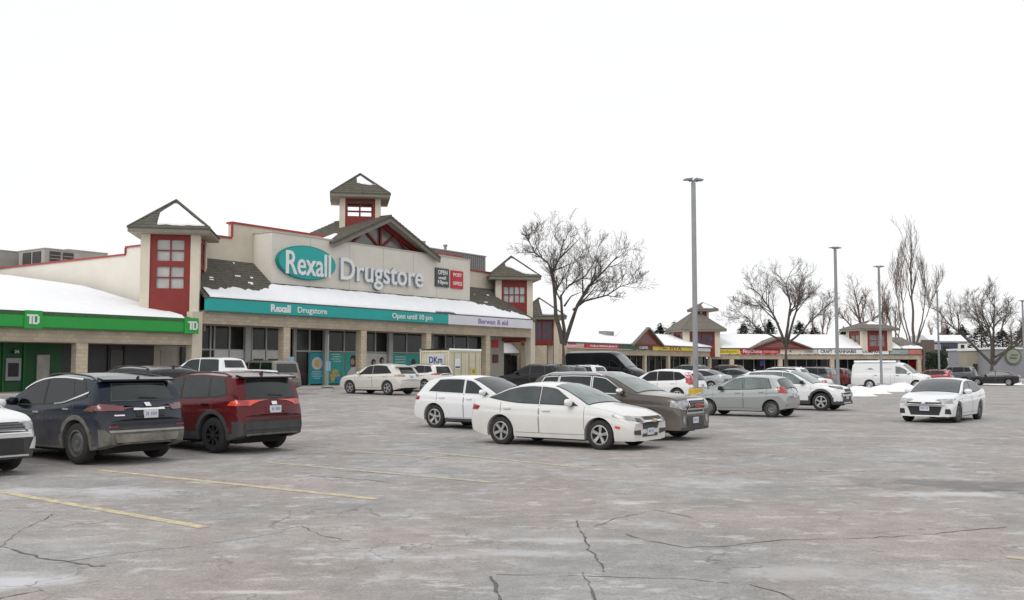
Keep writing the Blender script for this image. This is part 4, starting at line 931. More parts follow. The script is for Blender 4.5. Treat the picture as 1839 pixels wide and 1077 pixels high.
for i, (px, yt, lb) in enumerate(((1478, 540, 'low brown bare tree behind the snowy roof left of the second lamp post'), (1585, 505, 'thin bare tree just left of the tall poplar, behind the shops'), (1608, 540, 'slender bare tree close behind the right end tower'), (1690, 560, 'small bare tree above the slate house roof'))):
    h = 640 - yt
    tree_px(px, 186 + i * 4, [([(px, 640, 0), (px, 640 - h * .5, 0), (px + 3, 640 - h * .9, .4)], .24), ([(px, 620, 0), (px - 14, 640 - h * .45, 1), (px - 20, 640 - h * .75, 1)], .16), ([(px, 620, 0), (px + 12, 640 - h * .5, 1), (px + 18, 640 - h * .8, 1)], .16)],
            lb, 61 + i, .3, up=.8, spread=.42, kids=(9, 5, 4, 3), twigr=.015, tw=TWIGR, bark=TWIGR, levels=3)
def conifer(px, Y, ytop, wpx, label, seed):
    x, y = at(px, Y); s = Y / 1760; H = EYE + (657 - ytop) * s - .3; R = wpx * s * 1.0; r = random.Random(seed)
    root = thing('evergreen_tree', (x, y, .3), 0, label, 'tree', 'dark evergreens behind the shops')
    mb = MB(); mb.tube([(0, 0, 0), (0, 0, H * .96)], [.3, .05], 6, BARK); mb.build('trunk', root)
    mb = MB(); k = mb.mi(NEED)
    for i in range(2600):
        a_ = r.uniform(0, 6.28); h = r.random() ** .6; z = H * (.12 + .88 * h); rr = R * 1.35 * (1.02 - h ** 1.9) ** .9 * (1 + .35 * sin(a_ * 3 + h * 9 + seed)) * (.75 + .8 * r.random() ** 4) * r.uniform(.3, 1.0) * (.85 + .25 * sin(h * 17 + seed + a_ * 2)); a = a_
        c = Vector((cos(a) * rr, sin(a) * rr, z)); sz = r.uniform(.16, .42); c.z += .9 * r.random() ** 5
        d1 = Vector((cos(a), sin(a), r.uniform(-.5, .2))) * sz; d2 = Vector((-sin(a), cos(a), r.uniform(-.4, .4))) * sz * .6
        mb.face([c - d2, c + d1, c + d2, c - d1 * .4], NEED)
    mb.build('crown', root, fix=False)
for i, (px, Y, yt, wp, lb) in enumerate(((1158, 190, 596, 36, 'dark evergreen just left of the first red gable roof, behind the shops'), (1186, 196, 587, 40, 'dark evergreen above the first red gable'), (1212, 192, 583, 38, 'dark evergreen just left of the cupola tower'),
    (1336, 190, 585, 34, 'dark evergreen right of the cupola tower behind the snowy roof'), (1362, 196, 590, 36, 'low dark evergreen left of the spreading bare tree'), (1382, 190, 580, 30, 'pointed dark evergreen behind the limbs of the spreading bare tree'), (1436, 194, 582, 36, 'dark evergreen right behind the spreading bare tree'), (1462, 198, 591, 34, 'low dark evergreen behind the second gable'),
    (1516, 200, 594, 36, 'low dark evergreen behind the roof between two lamp posts'), (1700, 205, 592, 40, 'dark evergreen above the slate house'), (1728, 200, 590, 44, 'dark evergreen between the slate house and the broad bare tree'), (1762, 205, 588, 50, 'dark evergreen behind the trunk of the broad bare tree'), (1800, 200, 596, 46, 'dark evergreen above the grey shop'), (1838, 205, 590, 50, 'dark evergreen at the right edge above the grey shop'))):
    conifer(px, Y, yt, wp, lb, 100 + i)
# ------------------------------------------------------------------ lamp posts
def lamp(px, Y, yt, label, base=False, rw=.105, yaw=0.0):
    x, y = at(px, Y); g0 = gz(x, y); H = EYE + (657 - yt) / 1760.0 * Y - g0
    r = thing('lamp_post', (x, y, g0), yaw, label, 'lamp post', 'grey lamp posts in the parking lot')
    mb = MB(); mb.tube([(0, 0, .0), (0, 0, H - .12)], [rw, rw * .86], 4 if base else 8, STEEL); mb.build('pole', r)
    mb = MB(); mb.box(-.05, .05, -.05, .05, H - .13, H - .02, STEEL); mb.box(-.2, .2, -.03, .03, H - .08, H - .02, STEEL); mb.build('bracket', r)
    for sg in (-1, 1):
        mb = MB(); mb.prism([(sg * .08, H - .02), (sg * .40, H - .03), (sg * .40, H + .02), (sg * .08, H + .07)], 1, -.15, .15, STEEL); mb.build('lamp_head', r)
    cm = mat('yellow_base_paint', (.58, .38, .05), .8, .25, 3) if base else CONC
    mb = MB(); hh = .93 if base else .5
    mb.tube([(0, 0, -.1), (0, 0, hh - .04), (0, 0, hh)], [.30, .30, .27], 16, cm); mb.build('concrete_base', r, smooth=True)
    mb = MB(); mb.box(-.2, .2, -.2, .2, hh + .001, hh + .03, STEEL); mb.build('base_plate', r)
    if base:
        mb = MB(); mb.box(-.05, .05, -.16, -.105, 1.9, 2.1, STEEL); mb.build('hand_hole', r)
lamp(1248.5, 40.5, 320, 'tallest grey lamp post with a yellow concrete base beside the silver hatchback', True, .125, radians(12))
lamp(1503, 63, 444, 'lamp post between the two spreading bare trees, second from the left', rw=.11, yaw=radians(20))
lamp(1581, 73, 478, 'lamp post in front of the white cargo van', rw=.10, yaw=radians(5))
lamp(1685, 101, 522, 'slim distant lamp post in front of the slate house', rw=.10, yaw=radians(60))
lamp(1838, 96, 540, 'lamp post cut by the right edge of the photo', rw=.10, yaw=radians(20))
# ------------------------------------------------------------------ storage container, sign post, snow heaps
cx, cy = at(807, 60); s0, t0 = st(cx, cy); g0 = gz(cx, cy)
ct = thing('storage_container', (cx, cy, g0), ANG, 'pale yellow storage container with snow on its roof in front of the drugstore', 'container')
YC = mat('container_yellow', (.62, .58, .42), .6, .10, 1.2, .1); CW, CL, CH = 2.35, 3.25, 2.5
mb = MB(); mb.box(.06, CL - .06, .06, CW - .06, .14, CH - .06, YC); mb.build('body', ct)
mb = MB()
for u in (0, CL - .12):
    for v in (0, CW - .12): mb.box(u, u + .12, v, v + .12, .02, CH, YC)
for u0, u1, v0, v1 in ((.12, CL - .12, 0, .1), (.12, CL - .12, CW - .1, CW), (0, .1, .12, CW - .12), (CL - .1, CL, .12, CW - .12)):
    mb.box(u0, u1, v0, v1, CH - .12, CH - .002, YC); mb.box(u0, u1, v0, v1, .04, .17, YC)
tag(mb.build('frame', ct), kind='stuff')
mb = MB()
for i in range(11): v = .16 + i * .19; mb.box(.025, .06, v, v + .09, .18, CH - .13, YC)
tag(mb.build('corrugation', ct), kind='stuff')
for i, u in enumerate((.14, CL / 2 + .01)):
    d = dbx('door', YC, (u, u + CL / 2 - .15, .015, .055, .18, CH - .14), parent=ct, org=(0, 0, 0)); SG = mat('lock_bar', (.34, .33, .27), .5)
    for q in (.35, 1.05): mb = MB(); mb.tube([(u + q, -.015, .2), (u + q, -.015, CH - .16)], .022, 6, SG); mb.box(u + q - .05, u + q + .05, -.03, .014, .5, .58, SG); tag(mb.build('lock_bar', d), kind='stuff')
mb = MB(); us = [-.03 + i * (CL + .06) / 10 for i in range(11)]
snow_strip(mb, lambda u, v, l: (u, v, CH + .004 + l), us, lambda u: -.03, lambda u: CW + .03, .11, e=.04); mb.build('roof_snow', ct, smooth=True)
def cface(name, v0, v1, z0, z1, m, txt=None, fg=None, par=ct):   # prints on the near left end (x = 0 side)
    mb = MB(); mb.box(-.008, .022, v0, v1, z0, z1, m); o = mb.build(name, par)
    for (tt, a, b, c, d, f) in (txt or ()):
        lettering('lettering', tt, o, a, b, c, d, 0, f, .01, .02, tf=lambda p: (-.009 + p[1], (v0 + v1) - p[0], p[2]))
    return o
NAVY = mat('navy_print', (.03, .05, .13), .5)
cface('company_sign', .38, 1.75, 1.25, 2.25, mat('sign_pale', (.55, .57, .62), .6, .1, 1), [('DKm', .55, 1.6, 1.72, 2.12, NAVY), ('storage', .5, 1.5, 1.42, 1.6, NAVY)])
cface('phone_sign', .25, 1.72, .85, 1.2, NAVY, [('905 333', .4, 1.5, .95, 1.08, WHITE)])
o = dbx('notice', WHITE, (.55, 1.1, -.012, .012, 1.35, 2.0), parent=ct, org=(0, 0, 0)); dbx('notice_print', NAVY, (.6, 1.05, -.018, -.013, 1.42, 1.52), parent=o, org=(0, 0, 0))
o = dbx('warning_sign', mat('warn_yellow', (.62, .50, .16), .5), (2.15, 2.75, -.012, .012, .95, 1.45), parent=ct, org=(0, 0, 0)); mb = MB(); mb.prism(circ(2.45, 1.2, .13), 1, -.018, -.013, mat('sign_olive', (.30, .24, .03), .6)); mb.build('warning_print', o)
px_, py_ = at(590, 57.5); g0 = gz(px_, py_)
r = thing('sign_post', (px_, py_, g0), ANG, 'thin grey post on a snow covered round base before the teal posters', 'post')
mb = MB(); mb.tube([(0, 0, 0), (0, 0, 3.3)], .04, 8, STEEL); mb.build('pole', r)
mb = MB(); mb.box(-.17, .17, -.03, -.005, 1.2, 1.75, mat('pale_blue_sign', (.25, .42, .50), .5)); mb.build('sign_plate', r)
mb = MB(); mb.tube([(0, 0, 0), (0, 0, .18)], [.42, .36], 14, CONC); mb.build('base', r); mb = MB(); mb.tube([(0, 0, .181), (.03, .02, .26), (0, 0, .34)], [.42, .33, .05], 14, SNOW); mb.build('snow_cap', r, smooth=True)
px_, py_ = W2(-4.19, -.4); mb = MB(); mb.box(-.25, .25, -.02, .02, 1.15, 1.9, mat('pale_blue_sign', (.25, .42, .50), .5)); o = mb.build('blue_notice'); o.location = (px_, py_, .53); o.rotation_euler = (0, 0, ANG); tag(o, 'small pale blue notice fixed to the tan column right of the drugstore doors', 'notice')
def heap(px, Y, L, D, H, label, seed, rz=0.0, dirty=False):
    x, y = at(px, Y); r = random.Random(seed); mb = MB(); nx, ny = 34, 12; m = SNOW; g0 = gz(x, y); ph = [r.uniform(0, 6) for _ in range(6)]; grid = []
    for j in range(ny + 1):
        row = []
        for i in range(nx + 1):
            u, v = i / nx * 2 - 1, j / ny * 2 - 1; e = max(0, 1 - u ** 4) * max(0, 1 - v * v)
            h = H * e ** .7 * (.62 + .22 * sin(u * 5 + ph[0]) + .16 * sin(u * 13 + ph[1] + v * 3) + .10 * sin(v * 9 + u * 21 + ph[2])) + r.uniform(0, .05) * e
            row.append(mb.pt((u * L / 2 * (1 + .05 * sin(v * 5 + ph[3])), v * D / 2 * (1 + .12 * sin(u * 8 + ph[4])), h - .01)))
        grid.append(row)
    k = mb.mi(m)
    for a, b in zip(grid, grid[1:]):
        for i in range(nx): mb.f.append([a[i], a[i + 1], b[i + 1], b[i]]); mb.m.append(k)
    o = mb.build('snow_heap', smooth=True, angle=80); o.location = (x, y, g0); o.rotation_euler = (0, 0, rz); tag(o, label, 'snow heap', 'ploughed snow heaps'); return o
heap(1601, 71.5, 6.5, 2.2, .62, 'long ploughed snow heap below the white cargo van', 1, radians(-8)); heap(1528, 61, 2.6, 1.8, .5, 'small snow heap in front of the off-road tyred white car nose', 2)
heap(1905, 97, 14, 4, .95, 'snow bank at the right edge behind the black sedan tail', 3, radians(-5)); heap(1565, 66, 2.2, 1.4, .3, 'low snow remnant left of the cargo van heap', 4)
def hedge(px0, px1, Y, y0, label, seed, m=NEED, cat='hedge', n=2500):
    a, b = at(px0, Y)[0], at(px1, Y)[0]; H = EYE + (657 - y0) / 1760 * Y; r = random.Random(seed); cx = (a + b) / 2; mb = MB()
    for i in range(n):
        c = Vector((r.uniform(a - cx, b - cx), r.uniform(0, 2.5), r.uniform(0, 1) ** .7 * H * (.85 + .15 * sin(i * .7)))); d = Vector((r.gauss(0, 1), r.gauss(0, 1), r.gauss(0, 1))).normalized() * .3; e = d.cross(Vector((r.gauss(0, 1), r.gauss(0, 1), 1))).normalized() * .2
        mb.face([c - e, c + d, c + e, c - d], m)
    o = mb.build('hedge', fix=False); o.location = (cx, Y, 0); tag(o, label, cat)
hedge(1674, 1700, 140, 632, 'dark evergreen hedge between the brown end wall and the pale wall', 5); hedge(1690, 1839, 160, 628, 'long dark hedge seen above the beige block and under the broad tree', 6, n=5000)
# loose snow and grit on the asphalt
def drain(px, y):
    x, yy = gp(px, y); o = MB(); o.tube([(0, 0, 0), (0, 0, .012)], .32, 20, mat('iron', (.03, .03, .03), .7)); d = o.build('drain_cover'); d.location = (x, yy, .004); tag(d, 'dark round iron drain cover at the right edge of the lot', 'drain cover')
# ------------------------------------------------------------------ cars
def interp(pts, x):
    if x <= pts[0][0]: return pts[0][1]
    for (a, p), (b, q) in zip(pts, pts[1:]):
        if x <= b:
            k = (x - a) / (b - a) if b > a else 0
            return p + (q - p) * k
    return pts[-1][1]
def smooth_curve(pts):
    """monotone cubic through the points"""
    n = len(pts); d = [(pts[i + 1][1] - pts[i][1]) / max(1e-6, pts[i + 1][0] - pts[i][0]) for i in range(n - 1)]
    m = [d[0]] + [0 if d[i - 1] * d[i] <= 0 else 2 * d[i - 1] * d[i] / (d[i - 1] + d[i]) for i in range(1, n - 1)] + [d[-1]]
    def f(x):
        if x <= pts[0][0]: return pts[0][1]
        if x >= pts[-1][0]: return pts[-1][1]
        for i in range(n - 1):
            if x <= pts[i + 1][0]: break
        h = pts[i + 1][0] - pts[i][0]; t = (x - pts[i][0]) / h
        return (2 * t ** 3 - 3 * t * t + 1) * pts[i][1] + (t ** 3 - 2 * t * t + t) * h * m[i] + (-2 * t ** 3 + 3 * t * t) * pts[i + 1][1] + (t ** 3 - t * t) * h * m[i + 1]
    return f
_wc = {}
def wheel_meshes(R, wd, style, rimm):
    key = (R, wd, style, rimm.name)
    if key in _wc: return _wc[key]
    n = 30; mb = MB(); prof = [(R * .64, -wd / 2 + .015), (R * .80, -wd / 2), (R * .95, -wd / 2 + .012), (R, -wd / 2 + .045), (R, wd / 2 - .045), (R * .95, wd / 2 - .012), (R * .80, wd / 2), (R * .64, wd / 2 - .015)]
    rings = [[mb.pt((r * cos(2 * pi * i / n), y, r * sin(2 * pi * i / n))) for i in range(n)] for r, y in prof]; k = mb.mi(RUB)
    for a, b in zip(rings, rings[1:] + rings[:1]):
        for i in range(n): mb.f.append([a[i], a[(i + 1) % n], b[(i + 1) % n], b[i]]); mb.m.append(k)
    t = mb.build('tyre', smooth=True, angle=50); tm = t.data; bpy.data.objects.remove(t)
    mb = MB(); y0 = wd / 2 - .01   # outer side is +y
    def ring(r0, r1, ya, yb, m):
        a = [mb.pt((r0 * cos(2 * pi * i / n), ya, r0 * sin(2 * pi * i / n))) for i in range(n)]; b = [mb.pt((r1 * cos(2 * pi * i / n), yb, r1 * sin(2 * pi * i / n))) for i in range(n)]; kk = mb.mi(m)
        for i in range(n): mb.f.append([a[i], a[(i + 1) % n], b[(i + 1) % n], b[i]]); mb.m.append(kk)
    ring(R * .665, R * .59, y0, y0 + .004, rimm); ring(R * .59, R * .57, y0 + .004, y0 - .05, rimm); ring(R * .57, .0001, y0 - .07, y0 - .07, UND)
    if style == 'steel':
        ring(R * .57, R * .42, y0 - .045, y0 - .02, rimm); ring(R * .42, R * .2, y0 - .02, y0 - .035, rimm); ring(R * .2, .0001, y0 - .03, y0 - .02, rimm)
    else:
        ns = style
        for i in range(ns):
            a = 2 * pi * i / ns + .3; w0, w1 = R * .11 * 5 / max(5, ns * .8), R * .075 * 5 / max(5, ns * .8)
            c, s_ = cos(a), sin(a)
            def pp(r, o, y): return (r * c - o * s_, y, r * s_ + o * c)
            for sg in (0,):
                of0, of1 = 0, 0
                if ns == 5: w0, w1 = R * .13, R * .115
                P = [pp(R * .12, of0 - w0 * .6, y0 - .02), pp(R * .58, of1 - w1, y0 - .004), pp(R * .58, of1 + w1, y0 - .004), pp(R * .12, of0 + w0 * .6, y0 - .02)]
                Q = [(p[0], p[1] - .035, p[2]) for p in P]
                mb.face(P, rimm)
                for q in range(4): mb.face([P[q], P[(q + 1) % 4], Q[(q + 1) % 4], Q[q]], rimm)
        ring(R * .17, .0001, y0 - .012, y0 - .006, rimm)
        ring(R * .17, R * .15, y0 - .012, y0 - .05, rimm)
    r = mb.build('rim', fix=False); rm = r.data; bpy.data.objects.remove(r)
    _wc[key] = (tm, rm); return _wc[key]
def make_car(S, label, cat, x, y, z, head, group=None, lod=0):
    """S: dimensions and outlines; outlines use d = distance back from the front bumper"""
    L, W, H, R = S['L'], S['W'], S['H'], S.get('R', .33); hl = L / 2
    body_m = S['paint']; zb = S.get('zb', .24); tum = S.get('tum', .80); fo, wb = S['fo'], S['wb']
    top = smooth_curve(sorted([(hl - d, z_) for d, z_ in S['top']])) if S.get('cubic', False) else (lambda P: (lambda x_: interp(P, x_)))(sorted([(hl - d, z_) for d, z_ in S['top']]))
    t0_ = top; top = lambda q: (t0_(q - .05) + 2 * t0_(q) + t0_(q + .05)) / 4
    bel0 = smooth_curve(sorted([(hl - d, z_) for d, z_ in S['belt']])); belt = lambda q: min(bel0(q), top(q) - .015)
    bow = S.get('bow', .16); bowr = S.get('bowr', .10); nose = S.get('nose', .86); tail = S.get('tail', .90)
    axf, axr = hl - fo, hl - fo - wb; Ra = R + S.get('archgap', .055)
    def plan(q):
        df, dr_ = hl - q, hl + q; p = 1.0
        if df < .9: p *= nose + (1 - nose) * sqrt(max(0, 1 - (1 - df / .9) ** 2.2))
        if dr_ < .7: p *= tail + (1 - tail) * sqrt(max(0, 1 - (1 - dr_ / .7) ** 2.2))
        return p
    def Wd(q, z_):
        b = belt(q); hw = W / 2 * plan(q)
        if z_ <= b:
            r_ = (z_ - zb) / max(.05, b - zb)
            pr = interp([(0, .945), (.12, .965), (.35, .985), (.60, 1.0), (.70, 1.0), (.745, .986), (.85, .985), (.95, .965), (1, .945)], r_)
        else:
            k = (z_ - b) / max(.1, H - b); pr = .945 + (tum - .945) * min(1, k ** 1.15)
            pr -= .02 * 0
        return hw * pr
    def zlow(q):
        z_ = zb
        for ax_ in (axf, axr):
            if abs(q - ax_) < Ra: z_ = max(z_, R + sqrt(Ra * Ra - (q - ax_) ** 2))
        df, dr_ = hl - q, hl + q
        if df < .5: z_ = max(z_, zb - .02 + (.5 - df) * .04)
        if dr_ < .5: z_ = max(z_, zb + (.5 - dr_) * S.get('rlift', .22))
        return min(z_, belt(q) - .06)
    def drop(q):
        return min(S.get('drop', .075), .55 * (top(q) - belt(q)))
    def edge(q): return max(belt(q) + .004, top(q) - drop(q))
    def ramp(q):
        a = max(0, (abs(q) - (hl - .75)) / .75); return a * a
    def deform(p):
        q, yy, zz_ = p; r_ = ramp(q)
        if r_ > 0:
            if q > 0: q -= r_ * (bow * (abs(yy) / (W / 2)) ** 2.4 + S.get('rake', .10) * max(0, zz_ - .5) ** 1.2 + .10 * max(0, .42 - zz_))
            else: q += r_ * (bowr * (abs(yy) / (W / 2)) ** 2.6 + S.get('raker', .06) * max(0, zz_ - .6) + .16 * max(0, .5 - zz_))
        return (q, yy, zz_)
    step = .09 if lod else .06
    xs = [-hl + L * i / int(L / step) for i in range(int(L / step) + 1)]
    for ax_ in (axf, axr):
        xs = [q for q in xs if abs(abs(q - ax_) - Ra) > .02]
        xs += [ax_ + Ra * cos(pi * i / 18) for i in range(19)] + [ax_ - Ra - .004, ax_ + Ra + .004]
    xs = sorted(set(round(q, 4) for q in xs)); xs = [q for i, q in enumerate(xs) if i == 0 or q - xs[i - 1] > .0035]
    n1, n2, n3 = (7, 4, 4) if lod else (16, 6, 7)
    mb = MB(); rings = []
    for q in xs:
        a, b, e, t = zlow(q), belt(q), edge(q), top(q); pr = []
        pr.append((q, max(.2, Wd(q, a) - .26), a))
        for i in range(n1 + 1): z_ = a + (b - a) * i / n1; pr.append((q, Wd(q, z_), z_))
        for i in range(1, n2 + 1): z_ = b + (e - b) * i / n2; pr.append((q, Wd(q, z_), z_))
        ye = Wd(q, e)
        for i in range(1, n3 + 1):
            yy = ye * cos(pi / 2 * i / n3) if i < n3 else 0.0
            pr.append((q, yy, e + (t - e) * (1 - (yy / ye) ** 2.4)))
        rings.append([mb.pt(deform(p)) for p in pr] + [mb.pt(deform((p[0], -p[1], p[2]))) for p in pr[-2::-1]])
    lm = S.get('clad'); k = mb.mi(body_m); kc = mb.mi(lm) if lm else k; nr = len(rings[0]); cz = S.get('cladz', .40)
    for a, b in zip(rings, rings[1:]):
        for i in range(nr - 1):
            f = [a[i], a[i + 1], b[i + 1], b[i]]; mb.f.append(f)
            zc_ = sum(mb.v[j][2] for j in f) / 4; xc_ = sum(mb.v[j][0] for j in f) / 4
            arch = any(sqrt((xc_ - ax_) ** 2 + (zc_ - R) ** 2) < Ra + .09 for ax_ in (axf, axr))
            lim = cz + (S.get('cladr', 0) if xc_ < -hl + .35 else 0) + (S.get('cladf', 0) if xc_ > hl - .3 else 0)
            mb.m.append(kc if lm and (zc_ < lim or arch) else k)
    for rg, rev in ((rings[0], False), (rings[-1], True)):
        h = nr // 2
        for i in range(h):
            f = [rg[i], rg[i + 1], rg[nr - 2 - i], rg[nr - 1 - i]] if i + 1 != nr - 2 - i else [rg[i], rg[i + 1], rg[nr - 1 - i]]
            mb.f.append(f if rev else f[::-1]); zc_ = sum(mb.v[j][2] for j in f) / len(f); mb.m.append(kc if lm and zc_ < cz + (S.get('cladf', 0) if rev else S.get('cladr', 0)) else k)
    root = thing(S.get('name', 'parked_car'), (x, y, z), head, label, cat, group)
    bo = mb.build('body', root, smooth=True, angle=38)
    me = bo.data; bvh = BVHTree.FromPolygons([v.co.copy() for v in me.vertices], [list(p.vertices) for p in me.polygons])
    mb = MB(); mb.box(-hl + .5, hl - .4, -(W / 2 - .30), W / 2 - .30, .19, .78, UND); mb.box(-hl + .2, hl - .2, -(W / 2 - .32), W / 2 - .32, zb + .1, .7, UND); mb.box(axr + Ra + .03, axf - Ra - .03, -(W / 2 - .10), W / 2 - .10, zb - .03, .5, UND); mb.build('underbody', root)  # last box is added between the axles to block light and deepen contact shadow
    mb = MB()
    for sg in (-1, 1):
        for ax_ in (axf, axr): mb.box(ax_ - Ra - .02, ax_ + Ra + .02, sg * (W / 2 - .33), sg * (W / 2 - .305), .15, R + Ra, UND)
    # patches cast on to the body
    def hit(plane, h, v, eps):
        if plane == 'L': o_, d_ = Vector((h, 4, v)), Vector((0, -1, 0))
        elif plane == 'R': o_, d_ = Vector((h, -4, v)), Vector((0, 1, 0))
        elif plane == 'F': o_, d_ = Vector((8, h, v)), Vector((-1, 0, 0))
        elif plane == 'B': o_, d_ = Vector((-8, h, v)), Vector((1, 0, 0))
        else: o_, d_ = Vector((h, v, 6)), Vector((0, 0, -1))
        loc, nrm, i, ds = bvh.ray_cast(o_, d_)
        if loc is None:
            q = Vector((h, W / 2 if plane == 'L' else -W / 2, v)) if plane in 'LR' else Vector((hl if plane == 'F' else -hl, h, v)) if plane in 'FB' else Vector((h, v, top(h)))
            loc, nrm, i, ds = bvh.find_nearest(q)
        if nrm.dot(d_) > 0: nrm = -nrm
        return loc + nrm * eps
    def resamp(P, n):
        ls = [0]
        for a, b in zip(P, P[1:]): ls.append(ls[-1] + sqrt((a[0] - b[0]) ** 2 + (a[1] - b[1]) ** 2))
        T = ls[-1]; o_ = []
        for i in range(n + 1):
            t = T * i / n; j = 0
            while j < len(ls) - 2 and ls[j + 1] < t: j += 1
            k_ = (t - ls[j]) / max(1e-6, ls[j + 1] - ls[j]); o_.append((P[j][0] + (P[j + 1][0] - P[j][0]) * k_, P[j][1] + (P[j + 1][1] - P[j][1]) * k_))
        return o_
    def patch(name, items, m, par=root, eps=.007, n=10, mm=5, label=None):
        if lod: n, mm = max(3, n // 2), max(2, mm // 2)
        mb = MB(); k = mb.mi(m)
        for plane, lo, hi in items:
            A, B = resamp(lo, n), resamp(hi, n); g_ = []
            for j in range(mm + 1):
                g_.append([mb.pt(hit(plane, A[i][0] + (B[i][0] - A[i][0]) * j / mm, A[i][1] + (B[i][1] - A[i][1]) * j / mm, eps)) for i in range(n + 1)])
            for a, b in zip(g_, g_[1:]):
                for i in range(n): mb.f.append([a[i], a[i + 1], b[i + 1], b[i]]); mb.m.append(k)
        o = mb.build(name, par, smooth=True, angle=60, fix=False)
        if label: o['label'] = label
        return o
    gm = S.get('glass', CG); tr = S.get('trim', PLAS)
    # windscreen and rear window
    def shield(name, d0, d1, ins, m=None):
        x0, x1 = hl - d0, hl - d1; n = 8; lo, hi = [], []; lo2, hi2 = [], []
        for i in range(n + 1):
            q = x0 + (x1 - x0) * i / n; yw = Wd(q, edge(q)) - ins; lo.append((q, -yw)); hi.append((q, yw))
        patch('window_seal', [('T', [(p[0] + (.03 if i == 0 else -.03 if i == n else 0) * (1 if x0 > x1 else -1), p[1] - .025) for i, p in enumerate(lo)], [(p[0] + (.03 if i == 0 else -.03 if i == n else 0) * (1 if x0 > x1 else -1), p[1] + .025) for i, p in enumerate(hi)])], tr, eps=.005)
        return patch(name, [('T', lo, hi)], m or gm, eps=.011, n=8, mm=10)
    ws = S['ws']; shield('windscreen', ws[0], ws[1], .07, S.get('wsglass'))
    if 'rw' in S: shield('rear_window', S['rw'][0], S['rw'][1], .09, S.get('rwglass'))
    if 'rwB' in S:    # upright tailgate glass: (half width low, half width high, z low, z high)
        a, b, c, d = S['rwB']; g_ = S.get('rwglass', gm)
        patch('window_seal', [('B', [(-a - .03, c - .03), (a + .03, c - .03)], [(-b - .03, d + .02), (b + .03, d + .02)])], tr, eps=.006)
        patch('rear_window', [('B', [(-a, c), (a, c)], [(-b, d), (b, d)])], g_, eps=.012)
    # side windows: (d_front_low, d_front_high, d_rear_low, d_rear_high)
    tm = S.get('wtrim', tr); up_in = S.get('winup', .05)
    for sg, pl in ((1, 'L'), (-1, 'R')):
        ld, hd = [], []
        for j, wdw in enumerate(S['sw']):
            a0, a1, b0, b1 = wdw[:4]; n = 8; lo, hi = [], []
            for i in range(n + 1):
                q = hl - (a0 + (b0 - a0) * i / n); lo.append((q, belt(q) + .035))
                q2 = hl - (a1 + (b1 - a1) * i / n); hi.append((q2, max(belt(q2) + .04, edge(q2) - up_in)))
            if len(wdw) > 4:   # rear kick-up of the belt line
                lo = [(p[0], p[1] + wdw[4] * (max(0, (i / n - .3)) / .7) ** 2) for i, p in enumerate(lo)]
            g_ = S.get('rglass', gm) if j > 0 else gm
            lo_s = [(lo[0][0] + .03, lo[0][1] - .02)] + [(p[0], p[1] - .022) for p in lo[1:-1]] + [(lo[-1][0] - .03, lo[-1][1] - .02)]
            hi_s = [(hi[0][0] + .03, hi[0][1] + .01)] + [(p[0], p[1] + .02) for p in hi[1:-1]] + [(hi[-1][0] - .03, hi[-1][1] + .018)]
            patch('window_trim', [(pl, lo_s, hi_s)], tm, eps=.005); patch('side_window', [(pl, lo, hi)], g_, eps=.010)
        # doors: panel gaps and handles
        for j, (da, db) in enumerate(S.get('doors', ())):
            zl_, seams = zb + .10, []
            for dd in (da, db):
                q = hl - dd; zt_ = belt(q) - .0; zl2 = max(zl_, zlow(q) + .05)
                seams.append((pl, [(q - .005, zl2), (q - .005, zt_)], [(q + .005, zl2), (q + .005, zt_)]))
            x0, x1 = hl - da, max(hl - db, axr + Ra + .05); seams.append((pl, [(x0, zl_), (x1, zl_)], [(x0, zl_ + .009), (x1, zl_ + .009)]))
            d_ = patch('door', seams, SEAM, eps=.004, n=6, mm=1)
            q = hl - db + .20; p = hit(pl, q, belt(q) - S.get('hz', .12), .0); mb = MB(); mb.box(p.x - .10, p.x + .10, min(p.y, p.y + sg * .035), max(p.y, p.y + sg * .035), p.z - .014, p.z + .016, S.get('handle', body_m)); mb.build('handle', d_)
        if S.get('mirror', True):
            q = hl - S.get('mird', ws[0] + .42); b = belt(q); yw = Wd(q, b + .03); mb = MB(); P = []
            cx_, cy_, cz_ = q, sg * (yw + .13), b + .09; nn, kk = 10, 6; k = mb.mi(S.get('mirc', body_m)); rg = []
            for i in range(kk + 1):
                th = -pi / 2 + pi * i / kk; rg.append([mb.pt((cx_ + .085 * cos(th) * abs(cos(a)) ** .6 * (1 if cos(a) > 0 else -1) + .01, cy_ + sin(th) * .125, cz_ + .085 * cos(th) ** .7 * abs(sin(a)) ** .6 * (1 if sin(a) > 0 else -1) if cos(th) > 0 else cz_)) for a in [2 * pi * t / nn + .01 for t in range(nn)]])
            for a, b_ in zip(rg, rg[1:]):
                for i in range(nn): mb.f.append([a[i], a[(i + 1) % nn], b_[(i + 1) % nn], b_[i]]); mb.m.append(k)
            mb.box(cx_ - .03, cx_ + .04, min(sg * (yw - .03), sg * (yw + .06)), max(sg * (yw - .03), sg * (yw + .06)), b + .0, b + .06, PLAS)
            mb.build('side_mirror', root, smooth=True, angle=60)
    for d0, d1, kind_ in S.get('chrome', ()):
        for pl in 'LR':
            lo, hi = [], []
            for i in range(11):
                q = hl - (d0 + (d1 - d0) * i / 10); z_ = edge(q) - .015 if kind_ == 'top' else belt(q) + .02 + kind_ * (max(0, i / 10 - .25) / .75) ** 1.6
                lo.append((q, z_ - .014)); hi.append((q, z_ + .014))
            patch('chrome_strip', [(pl, lo, hi)], CHR, eps=.016, n=12, mm=1)
